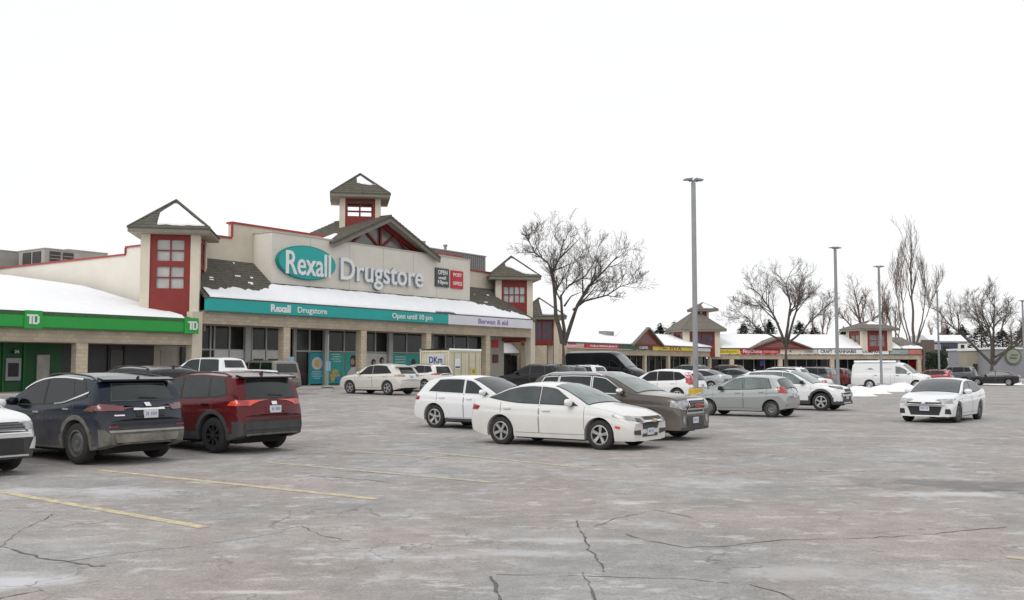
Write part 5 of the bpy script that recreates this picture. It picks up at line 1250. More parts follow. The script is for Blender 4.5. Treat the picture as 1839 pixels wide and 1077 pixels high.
    for nm, items, m, *rest in S.get('dec', ()):
        its = []
        for (pl, lo, hi) in items:
            def cv(P): return [((hl - p[0]) if pl in ('L', 'R', 'T') else p[0], p[1]) for p in P]
            if pl == 'S': pass
            its.append((pl, cv(lo), cv(hi)))
        cls = {}
        for it in its:
            hs_ = [p[0] for p in it[1] + it[2]]
            c_ = 'l' if it[0] == 'L' or (it[0] in 'FB' and min(hs_) > 0) else 'r' if it[0] == 'R' or (it[0] in 'FB' and max(hs_) < 0) else 'c'
            cls.setdefault(c_, []).append(it)
        for c_, its_ in cls.items():
            if nm == 'grille_bar':
                for it in its_: patch(nm, [it], m, eps=rest[0] if rest else .009, n=8, mm=1)
            else: patch(nm, its_, m, eps=rest[0] if rest else .009, n=8, mm=4)
    # number plates
    for pl, zc_, yes in (('F', S.get('pzf', .48), S.get('plf', True)), ('B', S.get('pzr', .75), S.get('plr', True))):
        if not yes: continue
        c = hit(pl, 0, zc_, .0); xo = c.x + (.03 if pl == 'F' else -.03); mb = MB(); mb.box(min(c.x, xo), max(c.x, xo), -.15, .15, zc_ - .075, zc_ + .075, PLATE); o = mb.build('licence_plate', root)
        if not lod:
            mb = MB(); xo2 = xo + (.002 if pl == 'F' else -.002)
            for i in range(7):
                if i == 4: continue
                yy = -.115 + i * .034; mb.box(min(xo, xo2), max(xo, xo2), yy, yy + .02, zc_ - .03, zc_ + .035, PLT)
            tag(mb.build('plate_print', o), kind='stuff')
    if S.get('rails'):
        a, b = S['rails']
        for sg in (-1, 1):
            n = 8; pts = []
            for i in range(n + 1):
                q = hl - (a + (b - a) * i / n); yy = sg * (Wd(q, edge(q)) - .06); p = hit('T', q, yy, 0); pts.append((p.x, p.y, p.z + (.045 if 0 < i < n else .0)))
            mb = MB(); mb.tube(pts, .019, 5, S.get('railm', PLAS)); mb.build('roof_rail', root, smooth=True)
    if S.get('fin'):
        q = -hl + S['fin']; p = top(q); mb = MB(); mb.prism([(q - .09, p - .01), (q + .09, p - .01), (q + .02, p + .0), (q - .07, p + .07)], 1, -.018, .018, body_m); mb.build('antenna_fin', root)
    if S.get('spoiler'):
        d, zz_, ln = S['spoiler']; q = hl - d; yw = Wd(q, edge(q)) - .05; mb = MB(); mb.prism([(q + .05, zz_ - .01), (q - ln, zz_ - .05), (q - ln, zz_ - .085), (q + .05, zz_ - .06)], 1, -yw, yw, S.get('spm', body_m)); mb.build('spoiler', root)
    tmh, rmh = wheel_meshes(R, S.get('tw', .215), S.get('rim', 5), S.get('rimm', RIM)); tw_ = S.get('tw', .215)
    for ax_, stf in ((axf, S.get('steer', 0)), (axr, 0)):
        for sg in (-1, 1):
            wo = link('wheel', tmh, root); wo.location = (ax_, sg * (W / 2 - tw_ / 2 - .035), R - .004); wo.rotation_euler = (0, rnd.uniform(0, 3), (pi if sg < 0 else 0) + stf)
            if True: ro = link('rim', rmh, wo)
    for nm, b, m in S.get('boxes', ()):
        mb = MB(); x0, x1, y0_, y1_, z0_, z1_ = b; mb.box(hl - x0, hl - x1, y0_, y1_, z0_, z1_, m); mb.build(nm, root)
    return root
def mir(y0, y1, lo, hi):   # helper: the same patch on both halves of the front or rear face
    return lo, hi
def FB(pl, lo, hi): return [(pl, lo, hi), (pl, [(-a, b) for a, b in lo], [(-a, b) for a, b in hi])]
def SD(lo, hi): return [('L', lo, hi), ('R', lo, hi)]
def grille_rows(pl, hw0, hw1, z0, z1, n):
    it = []
    for i in range(n):
        z_ = z0 + (z1 - z0) * (i + .5) / n; w_ = hw0 + (hw1 - hw0) * (i + .5) / n - .02; it.append((pl, [(-w_, z_ - .008), (w_, z_ - .008)], [(-w_, z_ + .008), (w_, z_ + .008)]))
    return it
SEDAN = dict(L=4.6, W=1.80, H=1.48, wb=2.685, fo=.95, R=.33, zb=.21, tum=.74, drop=.07,
    top=[(0, .60), (.03, .70), (.14, .78), (.5, .88), (1.0, .96), (1.22, 1.0), (1.5, 1.16), (1.85, 1.33), (2.15, 1.435), (2.5, 1.475), (2.85, 1.48), (3.2, 1.45), (3.5, 1.375), (3.8, 1.25), (4.08, 1.13), (4.3, 1.10), (4.5, 1.08), (4.57, .98), (4.6, .80)],
    belt=[(0, .55), (.3, .72), (.7, .84), (1.2, .92), (2.0, .945), (3.0, .965), (3.7, 1.0), (4.2, 1.03), (4.5, 1.0), (4.6, .76)],
    ws=(1.27, 2.18), rw=(3.32, 4.02), sw=[(1.52, 2.12, 2.50, 2.50), (2.58, 2.58, 3.95, 3.42, .06)], doors=((1.33, 2.53), (2.55, 3.62)))
HATCH = dict(L=3.85, W=1.70, H=1.52, wb=2.46, fo=.76, R=.30, zb=.22, tum=.80, drop=.07,
    top=[(0, .62), (.04, .74), (.2, .83), (.6, .96), (.85, 1.03), (1.3, 1.26), (1.75, 1.44), (2.1, 1.51), (2.5, 1.52), (3.0, 1.50), (3.3, 1.45), (3.42, 1.40), (3.62, 1.16), (3.78, .98), (3.83, .88), (3.85, .72)],
    belt=[(0, .56), (.35, .78), (.8, .90), (1.4, .94), (2.4, .97), (3.2, 1.02), (3.6, 1.04), (3.85, .70)], ws=(.90, 1.80), rw=(3.43, 3.68), rwB=None, sw=[(1.15, 1.75, 2.12, 2.12), (2.2, 2.2, 3.22, 3.08)], doors=((.98, 2.15), (2.17, 3.05)), fin=None)
del HATCH['rwB']
SUV = dict(L=4.6, W=1.86, H=1.69, wb=2.69, fo=.93, R=.36, zb=.27, tum=.80, drop=.07, archgap=.06,
    top=[(0, .72), (.03, .88), (.12, .97), (.5, 1.04), (1.05, 1.11), (1.25, 1.14), (1.6, 1.34), (1.95, 1.53), (2.25, 1.64), (2.6, 1.68), (3.2, 1.69), (3.8, 1.66), (4.15, 1.62), (4.28, 1.56), (4.42, 1.30), (4.52, 1.08), (4.57, .95), (4.6, .75)],
    belt=[(0, .68), (.3, .90), (.7, 1.0), (1.3, 1.06), (2.4, 1.09), (3.4, 1.12), (4.2, 1.15), (4.5, 1.02), (4.6, .73)], ws=(1.27, 2.22), rwB=(.66, .56, 1.14, 1.50), sw=[(1.55, 2.15, 2.52, 2.52), (2.6, 2.6, 3.55, 3.5), (3.62, 3.57, 4.16, 3.98, .06)], doors=((1.33, 2.56), (2.58, 3.6)), rails=(2.3, 4.0), fin=.55, pzr=.85, pzf=.52)
def mk(base, **k):
    d = dict(base); d.update(k); return d
def sc_out(P, kx, kz=1.0): return [(a * kx, b * kz) for a, b in P]
def resize(base, L, H, **k):
    """stretch a base outline to another length and height"""
    kx, kz = L / base['L'], H / base['H']; d = dict(base); d['L'] = L; d['H'] = H
    d['top'] = sc_out(base['top'], kx, kz); d['belt'] = sc_out(base['belt'], kx, kz); d['ws'] = tuple(v * kx for v in base['ws']); d['fo'] = base['fo'] * kx; d['wb'] = base['wb'] * kx
    if 'rw' in base: d['rw'] = tuple(v * kx for v in base['rw'])
    if 'rwB' in base: a, b, c, e = base['rwB']; d['rwB'] = (a, b, c * kz, e * kz)
    d['sw'] = [tuple(v * kx for v in w_[:4]) + tuple(w_[4:]) for w_ in base['sw']]; d['doors'] = tuple((a * kx, b * kx) for a, b in base['doors'])
    if 'rails' in base and base['rails']: d['rails'] = tuple(v * kx for v in base['rails'])
    d.update(k); return d
WHP = paint('white_paint', (.74, .74, .73), 0, .42, (.50, .46, .40)); WHP2 = paint('white_paint_clean', (.78, .79, .80), 0, .22)
PEARL = paint('pearl_paint', (.66, .645, .60), .1, .5, (.46, .42, .36)); SILV = paint('silver_paint', (.37, .40, .39), .45, .35, (.28, .27, .25)); TAUP = paint('taupe_paint', (.115, .10, .088), .4, .6, (.26, .24, .21))
NAVYP = paint('navy_paint', (.004, .009, .022), .0, .45, (.20, .19, .19)); MARP = paint('maroon_paint', (.100, .006, .010), .1, .32, (.16, .10, .08)); BLKP = paint('black_car_paint', (.010, .011, .013), .0, .25, (.12, .115, .11)); CHAM = paint('beige_paint', (.21, .19, .165), .4, .7, (.30, .28, .25))
GRYP = paint('grey_paint', (.10, .105, .11), .4, .4); SLVB = paint('pale_silver_paint', (.38, .40, .42), .4, .3); REDP = paint('red_car_paint', (.32, .01, .02), .2, .3)
HR = radians(-34.9); HLft = radians(145.1)
def put(S, px, Y, axle, side, head, label, cat='car', **k):
    cx_, cy_ = at(px, Y); hl = S['L'] / 2; ax_ = hl - S['fo'] - (S['wb'] if axle == 'r' else 0); ly = side * S['W'] / 2
    c, s_ = cos(head), sin(head); x = cx_ - (ax_ * c - ly * s_); y = cy_ - (ax_ * s_ + ly * c)
    return make_car(S, label, cat, x, y, gz(x, y), head, **k)
# white compact sedan in front
LG = mat('headlight_trim', (.10, .10, .10), .3, .4, 12)
cruze = mk(SEDAN, paint=WHP, glass=CGM, wsglass=CGL, trim=PLAS, pzf=.40, bow=.20, dec=[
    ('headlight', SD([(.10, .64), (.62, .74)], [(.12, .73), (.64, .80)]) + FB('F', [(.42, .60), (.76, .66)], [(.46, .71), (.74, .76)]), HL, .012),
    ('headlight_bezel', FB('F', [(.50, .61), (.66, .63)], [(.52, .69), (.66, .71)]), LG, .016),
    ('upper_grille', [('F', [(-.40, .665), (.40, .665)], [(-.42, .735), (.42, .735)])], PLAS, .012), ('lower_grille', [('F', [(-.34, .46), (.34, .46)], [(-.40, .62), (.40, .62)])], PLAS, .012), ('badge', [('F', [(-.09, .62), (.09, .62)], [(-.09, .67), (.09, .67)])], mat('gold_badge', (.55, .42, .12), .4), .018),
    ('air_intake', FB('F', [(.44, .33), (.74, .36)], [(.46, .45), (.76, .44)]) + [('F', [(-.36, .29), (.36, .29)], [(-.36, .36), (.36, .36)])], PLAS, .012), ('side_marker', SD([(.42, .48), (.54, .49)], [(.42, .53), (.54, .54)]), TLO, .012),
    ('tail_light', SD([(4.30, .80), (4.55, .84)], [(4.22, .90), (4.53, .96)]) + FB('B', [(.50, .80), (.80, .80)], [(.50, .95), (.80, .95)]), TL, .012)])
put(cruze, 897, 23.3, 'r', -1, HR, 'white compact sedan parked broadside in the front of the lot, nose to the right')
# white small crossover behind it
q3 = resize(SUV, 4.4, 1.58, W=1.84, paint=WHP2, fo=.90, wb=2.60, zb=.24, glass=CG, rails=None, wtrim=CHR, R=.35, top=[(0, .66), (.03, .80), (.14, .90), (.5, .98), (1.05, 1.04), (1.2, 1.08), (1.55, 1.27), (1.9, 1.44), (2.15, 1.53), (2.5, 1.575), (3.0, 1.58), (3.5, 1.55), (3.75, 1.49), (3.95, 1.33), (4.15, 1.12), (4.30, 1.0), (4.38, .86), (4.4, .70)], rwB=(.60, .52, 1.10, 1.36), ws=(1.22, 2.12),
    sw=[(1.5, 2.05, 2.35, 2.35), (2.43, 2.43, 3.72, 3.35)], doors=((1.28, 2.38), (2.4, 3.4)), dec=[('tail_light', SD([(4.08, .84), (4.30, .86)], [(4.05, .95), (4.25, .97)]) + FB('B', [(.45, .84), (.8, .84)], [(.45, .96), (.78, .96)]), TL, .012), ('sill', SD([(1.3, .24), (3.1, .24)], [(1.3, .32), (3.1, .32)]), PLAS, .008), ('bumper', [('B', [(-.7, .30), (.7, .30)], [(-.74, .42), (.74, .42)])], PLAS, .01), ('headlight', SD([(.12, .72), (.55, .80)], [(.14, .82), (.57, .87)]), HL, .012)])
put(q3, 779, 29.3, 'r', -1, HR, 'white small crossover with chrome window trim behind the front sedan')
# taupe boxy crossover
ter = resize(SUV, 4.7, 1.70, W=1.85, paint=TAUP, R=.37, glass=CG, wsglass=CGL, wtrim=CHR, mirc=CHR, railm=CHR, bow=.12, nose=.93, rake=.02, pzf=.50, top=[(0, .80), (.02, 1.0), (.10, 1.08), (.5, 1.13), (1.05, 1.17), (1.25, 1.20), (1.6, 1.38), (1.95, 1.56), (2.25, 1.65), (2.6, 1.69), (3.2, 1.70), (3.9, 1.68), (4.3, 1.63), (4.42, 1.55), (4.55, 1.3), (4.64, 1.1), (4.68, .95), (4.7, .75)],
    belt=[(0, .78), (.25, 1.02), (.7, 1.08), (1.3, 1.11), (2.4, 1.13), (3.4, 1.15), (4.3, 1.17), (4.6, 1.03), (4.7, .73)], dec=[('headlight', FB('F', [(.52, .76), (.82, .78)], [(.50, 1.0), (.80, .99)]) + SD([(.10, .80), (.36, .84)], [(.12, .98), (.34, .99)]), HL, .012), ('grille_surround', [('F', [(-.50, .66), (.50, .66)], [(-.47, 1.03), (.47, 1.03)])], CHR, .010), ('grille', [('F', [(-.45, .70), (.45, .70)], [(-.43, .99), (.43, .99)])], PLAS, .016), ('grille_bar', grille_rows('F', .43, .43, .72, .97, 4), GRYP, .022),
    ('emblem', [('F', [(-.22, .80), (.22, .80)], [(-.22, .90), (.22, .90)])], mat('red_emblem', (.40, .03, .03), .4), .026), ('fog_lamp', FB('F', [(.60, .44), (.74, .44)], [(.60, .62), (.70, .62)]), HL, .012), ('air_intake', [('F', [(-.50, .34), (.50, .34)], [(-.48, .60), (.48, .60)])], PLAS, .011), ('bumper', [('F', [(-.80, .26), (.80, .26)], [(-.80, .33), (.80, .33)])], PLAS, .011)])
put(ter, 1162, 24.5, 'f', -1, HR, 'taupe boxy crossover with a chrome framed grille just behind the front sedan')
# navy crossover, rear three-quarter
mur = resize(SUV, 4.85, 1.70, W=1.92, paint=NAVYP, R=.385, tw=.24, rim='steel', rimm=RIMG, clad=PLASD, cladz=.34, cladr=.30, chrome=((1.9, 3.85, 'top'), (3.05, 4.15, .13)), glass=CGD, rwglass=CG, handle=CHR, pzr=.93, plf=False, tail=.84, bowr=.22, raker=.14,
    top=[(0, .70), (.03, .84), (.14, .94), (.5, 1.03), (1.1, 1.11), (1.3, 1.15), (1.7, 1.36), (2.1, 1.56), (2.4, 1.65), (2.8, 1.695), (3.3, 1.70), (3.9, 1.66), (4.25, 1.60), (4.36, 1.54), (4.55, 1.30), (4.68, 1.12), (4.8, 1.05), (4.84, .95), (4.85, .80)], belt=[(0, .66), (.3, .88), (.7, .98), (1.3, 1.04), (2.4, 1.06), (3.2, 1.10), (3.8, 1.17), (4.3, 1.19), (4.7, 1.04), (4.85, .76)], rwB=(.66, .55, 1.20, 1.48),
    ws=(1.32, 2.35), sw=[(1.7, 2.25, 2.65, 2.65), (2.73, 2.73, 3.72, 3.55), (3.78, 3.62, 4.10, 3.90, .05)], doors=((1.4, 2.69), (2.71, 3.72)), spoiler=(4.28, 1.63, .15), spm=BLKP, dec=[
    ('tail_light', SD([(4.15, 1.02), (4.70, .99)], [(4.25, 1.08), (4.72, 1.12)]) + FB('B', [(.52, .99), (.90, 1.0)], [(.50, 1.07), (.88, 1.13)]), mat('smoked_tail', (.13, .02, .02), .25, .3, 6, coat=1), .014), ('light_lens', SD([(4.10, 1.0), (4.40, .98)], [(4.2, 1.05), (4.42, 1.08)]), mat('amber_smoke', (.14, .07, .05), .3), .016),
    ('plate_recess', [('B', [(-.30, .84), (.30, .84)], [(-.30, 1.0), (.30, 1.0)])], BLKP, .010), ('chrome_bar', [('B', [(-.34, 1.0), (.34, 1.0)], [(-.33, 1.035), (.33, 1.035)])], CHR, .02), ('badge', [('B', [(-.06, 1.06), (.06, 1.06)], [(-.06, 1.13), (.06, 1.13)])], CHR, .02), ('model_badge', [('B', [(.52, .90), (.70, .90)], [(.52, .925), (.70, .925)])], CHR, .014),
    ('skid_plate', [('B', [(-.62, .36), (.62, .36)], [(-.70, .56), (.70, .56)])], mat('salted_bumper', (.22, .20, .17), .8, .35, 4), .014), ('bumper_trim', [('B', [(-.80, .60), (.80, .60)], [(-.80, .64), (.80, .64)])], mat('satin_silver', (.38, .36, .33), .5, .3, 4), .016), ('wiper', [('B', [(-.28, 1.20), (.12, 1.22)], [(-.28, 1.225), (.12, 1.245)])], BLACK, .03), ('reflector', FB('B', [(.62, .70), (.80, .70)], [(.62, .72), (.80, .72)]), TL, .014)])
put(mur, 138, 18.5, 'r', 1, HLft, 'dirty navy blue crossover seen from behind at the left, salt on its bumper')
# maroon crossover
rav = resize(SUV, 4.6, 1.72, W=1.87, paint=MARP, R=.375, tw=.235, rim=8, rimm=RIMD, clad=PLAS, cladz=.42, cladr=.26, archgap=.075, glass=CG, rwglass=CG, pzr=.92, plf=False, tail=.88, bowr=.14, handle=BLKP, spoiler=(4.20, 1.66, .18), spm=BLKP, sw=[(1.55, 2.15, 2.50, 2.50), (2.58, 2.58, 3.45, 3.4), (3.52, 3.47, 4.02, 3.86, .05)], dec=[
    ('tail_light', SD([(4.12, 1.0), (4.48, 1.0)], [(4.2, 1.09), (4.48, 1.12)]), TLO, .014), ('tail_light', FB('B', [(.66, 1.0), (.88, 1.0)], [(.62, 1.09), (.86, 1.12)]), TL, .014), ('badge', [('B', [(-.07, 1.01), (.07, 1.01)], [(-.07, 1.08), (.07, 1.08)])], CHR, .018), ('model_badge', FB('B', [(.38, .78), (.56, .78)], [(.38, .805), (.56, .805)]), CHR, .014), ('tailgate_crease', [('B', [(-.74, .74), (.74, .74)], [(-.74, .75), (.74, .75)])], SEAM, .008),
    ('plate_recess', [('B', [(-.26, .80), (.26, .80)], [(-.26, 1.0), (.26, 1.0)])], MARP, .006), ('bumper_step', [('B', [(-.78, .50), (.78, .50)], [(-.74, .66), (.74, .66)])], PLAS, .016), ('lower_bumper', [('B', [(-.70, .34), (.70, .34)], [(-.72, .42), (.72, .42)])], PLASD, .014), ('wiper', [('B', [(-.30, 1.19), (.10, 1.21)], [(-.30, 1.215), (.10, 1.235)])], BLACK, .03)])
put(rav, 382, 20.9, 'r', 1, HLft, 'maroon crossover with black wheels and grey cladding next to the navy one')
# white crossover nose at the left edge
vw = resize(SUV, 4.7, 1.66, W=1.84, paint=WHP2, R=.35, clad=PLAS, cladz=.36, cladf=.26, plr=False, pzf=.50, glass=CG, bow=.18, steer=.05, dec=[
    ('grille', [('F', [(-.66, .72), (.66, .72)], [(-.62, .88), (.62, .88)])], PLAS, .012), ('grille_bar', grille_rows('F', .64, .62, .74, .87, 3), GRYP, .018), ('chrome_strip', [('F', [(-.74, .685), (.74, .685)], [(-.72, .705), (.72, .705)])], CHR, .018), ('badge', [('F', [(-.09, .74), (.09, .74)], [(-.09, .88), (.09, .88)])], CHR, .024),
    ('headlight', FB('F', [(.62, .74), (.86, .77)], [(.60, .87), (.84, .88)]) + SD([(.12, .76), (.55, .83)], [(.14, .88), (.55, .90)]), HL, .014), ('bumper_trim', FB('F', [(.70, .42), (.78, .62)], [(.80, .42), (.86, .62)]), mat('silver_trim', (.5, .5, .5), .4), .018), ('air_intake', [('F', [(-.62, .36), (.62, .36)], [(-.60, .60), (.60, .60)])], BLACK, .012), ('lower_strip', [('F', [(-.70, .30), (.70, .30)], [(-.70, .33), (.70, .33)])], CHR, .02)])
put(vw, 35, 17.6, 'f', 1, HR, 'white crossover with a dark lower bumper, only its nose showing at the left edge')
# white pickup
PICK = dict(L=5.9, W=2.0, H=1.95, wb=3.7, fo=.95, R=.40, zb=.34, tum=.84, drop=.06, nose=.94, tail=.97, bow=.1, bowr=.03, rake=.0, top=[(0, .95), (.03, 1.12), (.12, 1.2), (.5, 1.25), (1.2, 1.30), (1.35, 1.33), (1.75, 1.62), (2.1, 1.84), (2.3, 1.92), (2.7, 1.95), (3.7, 1.94), (3.9, 1.90), (3.98, 1.80), (4.12, 1.42), (4.17, 1.37), (5.8, 1.36), (5.88, 1.33), (5.9, 1.2)],
    belt=[(0, .9), (.3, 1.15), (1.2, 1.24), (2.5, 1.27), (4.2, 1.29), (5.8, 1.30), (5.9, 1.15)], ws=(1.40, 2.26), sw=[(1.62, 2.15, 2.75, 2.75), (2.85, 2.85, 3.86, 3.80)], doors=((1.45, 2.78), (2.81, 3.9)), paint=WHP2, glass=CG, rimm=RIM, rim=5, plf=False, pzr=.72, bowd=1, dec=[('rear_window', [('B', [(-.74, 1.46), (.74, 1.46)], [(-.66, 1.80), (.66, 1.80)])], CGD, .014), ('bed_cover', [('T', [(4.35, -.80), (5.75, -.80)], [(4.35, .80), (5.75, .80)])], SNOWD, .012), ('tail_light', FB('B', [(.84, .92), (.96, .92)], [(.84, 1.26), (.96, 1.26)]) + SD([(5.75, .95), (5.88, .95)], [(5.76, 1.26), (5.88, 1.26)]), TL, .012), ('bumper', [('B', [(-.92, .46), (.92, .46)], [(-.92, .64), (.92, .64)])], CHR, .03)])
put(PICK, 418, 44.5, 'r', 1, radians(160), 'white crew cab pickup truck in front of the drugstore doors', 'pickup truck')
bh = resize(SUV, 4.7, 1.73, paint=BLKP, glass=CGD, plf=False); put(bh, 243, 27.8, 'r', 1, HLft, 'dark car of which only the roof shows above the navy crossover', lod=1)
jeep = resize(SUV, 4.75, 1.78, W=1.9, paint=CHAM, R=.37, glass=CGD, rwglass=CG, nose=.94, tail=.96, bowr=.05, raker=.02, tum=.84, rwB=(.70, .64, 1.16, 1.58), pzr=.88, plf=False, top=[(0, .85), (.03, 1.02), (.12, 1.08), (.5, 1.11), (1.2, 1.15), (1.35, 1.18), (1.7, 1.45), (2.0, 1.66), (2.2, 1.74), (2.6, 1.78), (4.4, 1.77), (4.52, 1.72), (4.62, 1.3), (4.66, 1.1), (4.72, 1.0), (4.75, .8)], sw=[(1.6, 2.1, 2.5, 2.5), (2.6, 2.6, 3.45, 3.42), (3.55, 3.52, 4.40, 4.32)],
    dec=[('tail_light', FB('B', [(.76, .92), (.92, .92)], [(.74, 1.14), (.90, 1.14)]), TL, .012), ('handle', [('B', [(-.3, 1.02), (.3, 1.02)], [(-.3, 1.07), (.3, 1.07)])], PLAS, .02), ('bumper', [('B', [(-.84, .40), (.84, .40)], [(-.84, .60), (.84, .60)])], PLASD, .02)])
put(jeep, 472, 51.6, 'r', 1, HLft, 'dirty beige boxy wagon parked beside the white pickup, seen from behind')
lex = resize(SUV, 4.75, 1.69, W=1.88, paint=PEARL, R=.37, rails=None, tail=.86, bowr=.18, raker=.12, plf=False, pzr=.95, glass=CGD, rwglass=CG, top=[(0, .66), (.03, .80), (.14, .90), (.5, 1.0), (1.1, 1.09), (1.3, 1.13), (1.7, 1.36), (2.1, 1.57), (2.4, 1.655), (2.8, 1.69), (3.3, 1.68), (3.8, 1.63), (4.1, 1.55), (4.22, 1.49), (4.5, 1.22), (4.66, 1.06), (4.73, .95), (4.75, .78)], rwB=(.60, .5, 1.16, 1.42), spoiler=(4.16, 1.58, .22),
    sw=[(1.7, 2.25, 2.62, 2.62), (2.7, 2.7, 4.02, 3.6)], dec=[('tail_light', SD([(4.25, 1.0), (4.62, .98)], [(4.3, 1.08), (4.62, 1.10)]) + FB('B', [(.5, 1.0), (.86, .98)], [(.5, 1.08), (.84, 1.10)]), mat('clear_tail', (.38, .24, .22), .3, .2, 5), .012), ('badge', [('B', [(-.07, 1.03), (.07, 1.03)], [(-.07, 1.10), (.07, 1.10)])], CHR, .018)])
put(lex, 695, 52.8, 'r', 1, HLft, 'pearl white luxury crossover standing in front of the drugstore posters')
hy = resize(SUV, 4.5, 1.66, W=1.85, paint=WHP, glass=CGD, plf=False, tail=.86, bowr=.16, dec=[('tail_light', SD([(4.05, 1.0), (4.38, 1.0)], [(4.1, 1.08), (4.38, 1.1)]) + FB('B', [(.5, 1.0), (.86, 1.0)], [(.5, 1.08), (.84, 1.10)]), TL, .012), ('garnish', [('B', [(-.35, .98), (.35, .98)], [(-.35, 1.03), (.35, 1.03)])], BLACK, .012)])
put(hy, 762, 58, 'r', 1, HLft, 'white crossover half hidden behind the pearl one, in front of the storage container')
nv = resize(SUV, 4.7, 1.74, W=1.9, paint=BLKP, glass=CGD, rwglass=CG, plf=False); put(nv, 978, 57, 'r', 1, HLft, 'dark blue-black crossover behind the white small crossover, below the passage', lod=1)
wr = resize(SUV, 4.5, 1.66, paint=WHP2, plf=False, rails=(2.2, 3.9)); put(wr, 1050, 67, 'r', 1, HLft, 'white car of which only the roof shows above the taupe crossover', lod=1)
gr2 = resize(SUV, 4.6, 1.66, paint=GRYP, plf=False); put(gr2, 1010, 60, 'r', 1, HLft, 'dark grey car whose roof shows left of the taupe crossover roof', lod=1)
SPR = dict(L=6.9, W=2.0, H=2.72, wb=4.3, fo=1.0, R=.36, zb=.32, tum=.88, drop=.14, nose=.86, tail=.98, bowr=.02, bow=.2, rake=.1, top=[(0, .85), (.03, 1.0), (.2, 1.15), (.6, 1.30), (.95, 1.42), (1.4, 1.85), (1.9, 2.35), (2.25, 2.6), (2.6, 2.70), (3.4, 2.72), (6.6, 2.70), (6.8, 2.64), (6.88, 2.2), (6.9, 1.2)], belt=[(0, .8), (.4, 1.05), (1.0, 1.28), (2.5, 1.40), (6.7, 1.40), (6.9, 1.1)], ws=(1.02, 1.98), sw=[(1.35, 1.9, 2.5, 2.5)], doors=((1.2, 2.7), (2.9, 4.1)), winup=.55, paint=BLKP, glass=CGD, wsglass=glassm('pale_screen', (.16, .18, .20)), rim='steel', rimm=RIMG)
put(SPR, 1124, 78, 'f', -1, HR, 'tall black high roof van behind the taupe crossover', 'van')
crv = resize(SUV, 4.5, 1.63, W=1.82, paint=WHP2, rails=None, tail=.86, plf=False, bowr=.16, glass=CGD, top=[(0, .66), (.03, .82), (.14, .92), (.5, 1.0), (1.0, 1.08), (1.15, 1.11), (1.55, 1.34), (1.9, 1.53), (2.2, 1.61), (2.6, 1.64), (3.2, 1.63), (3.7, 1.58), (4.02, 1.51), (4.14, 1.45), (4.3, 1.25), (4.42, 1.03), (4.47, .92), (4.5, .74)], rwB=(.60, .5, 1.12, 1.40), ws=(1.2, 2.15), sw=[(1.5, 2.05, 2.45, 2.45), (2.53, 2.53, 3.35, 3.3), (3.42, 3.37, 4.0, 3.62, .12)],
    dec=[('tail_light', SD([(4.02, .98), (4.36, .90)], [(3.92, 1.46), (4.10, 1.48)]), TL, .014), ('tail_light', FB('B', [(.70, .90), (.88, .90)], [(.60, 1.46), (.70, 1.46)]), TL, .014), ('handle_trim', SD([(1.5, .40), (3.3, .40)], [(1.5, .45), (3.3, .45)]), PLAS, .01)])
put(crv, 1214, 47, 'r', 1, HLft, 'white crossover with tall red tail lights just left of the yellow lamp base')
sv = resize(HATCH, 4.1, 1.50, paint=SLVB, glass=CGL, plf=False); put(sv, 1290, 50, 'f', 1, HLft, 'pale silver hatchback partly hidden behind the nearer silver one', lod=1)
yar = resize(HATCH, 3.82, 1.53, W=1.70, paint=SILV, glass=CGL, rwglass=CGM, mirc=BLKP, rim='steel', rimm=RIMG, plf=False, pzr=.80, tail=.86, bowr=.14, hz=.10, dec=[('tail_light', SD([(3.48, .92), (3.70, .86)], [(3.38, 1.08), (3.60, 1.08)]) + FB('B', [(.52, .88), (.82, .88)], [(.58, 1.10), (.80, 1.10)]), TL, .014), ('bumper_reflector', FB('B', [(.55, .42), (.7, .42)], [(.55, .46), (.7, .46)]), TL, .012), ('headlight', SD([(.10, .70), (.52, .80)], [(.12, .80), (.55, .88)]), HL, .014), ('badge', [('B', [(-.06, .98), (.06, .98)], [(-.06, 1.04), (.06, 1.04)])], CHR, .018)])
put(yar, 1382, 35.4, 'r', 1, HLft, 'silver green hatchback parked broadside right of the lamp, nose to the left')
rw_ = resize(SUV, 4.6, 1.70, W=1.86, paint=WHP2, clad=PLAS, cladz=.40, archgap=.08, R=.37, rim=5, rimm=RIM, glass=CGL, mirc=BLKP, rails=(2.3, 4.0), railm=BLACK, wsglass=CGL, plr=False, pzf=.56, dec=[('headlight', SD([(.16, .92), (.62, .98)], [(.18, .98), (.60, 1.03)]) + FB('F', [(.46, .88), (.82, .91)], [(.48, .95), (.80, .98)]), LG, .012), ('grille', [('F', [(-.46, .68), (.46, .68)], [(-.40, .90), (.40, .90)])], PLAS, .012), ('air_intake', [('F', [(-.62, .38), (.62, .38)], [(-.55, .60), (.55, .60)])], PLAS, .012), ('fog_recess', FB('F', [(.66, .56), (.74, .56)], [(.66, .74), (.76, .74)]), PLAS, .012), ('skid', [('F', [(-.5, .30), (.5, .30)], [(-.5, .36), (.5, .36)])], CHR, .014)])
put(rw_, 1471, 40.7, 'f', -1, HR, 'white crossover with black wheel arches behind the silver hatchback, nose to the right')
ml = resize(SUV, 4.6, 1.74, paint=WHP2, glass=CGD, plf=False, tum=.84); put(ml, 1415, 62, 'r', 1, HLft, 'white people carrier behind the black wheel arch crossover', lod=1)
dk = resize(SUV, 4.9, 1.72, paint=GRYP, glass=CGD, rwglass=CGL, plf=False, dec=[('tail_light', FB('B', [(.6, .95), (.9, .95)], [(.6, 1.14), (.88, 1.14)]) + SD([(4.5, .95), (4.8, .95)], [(4.5, 1.12), (4.75, 1.12)]), TL, .012)]); put(dk, 1468, 68, 'r', 1, HLft, 'dark grey crossover with red tail lamps left of the second lamp post', lod=1)
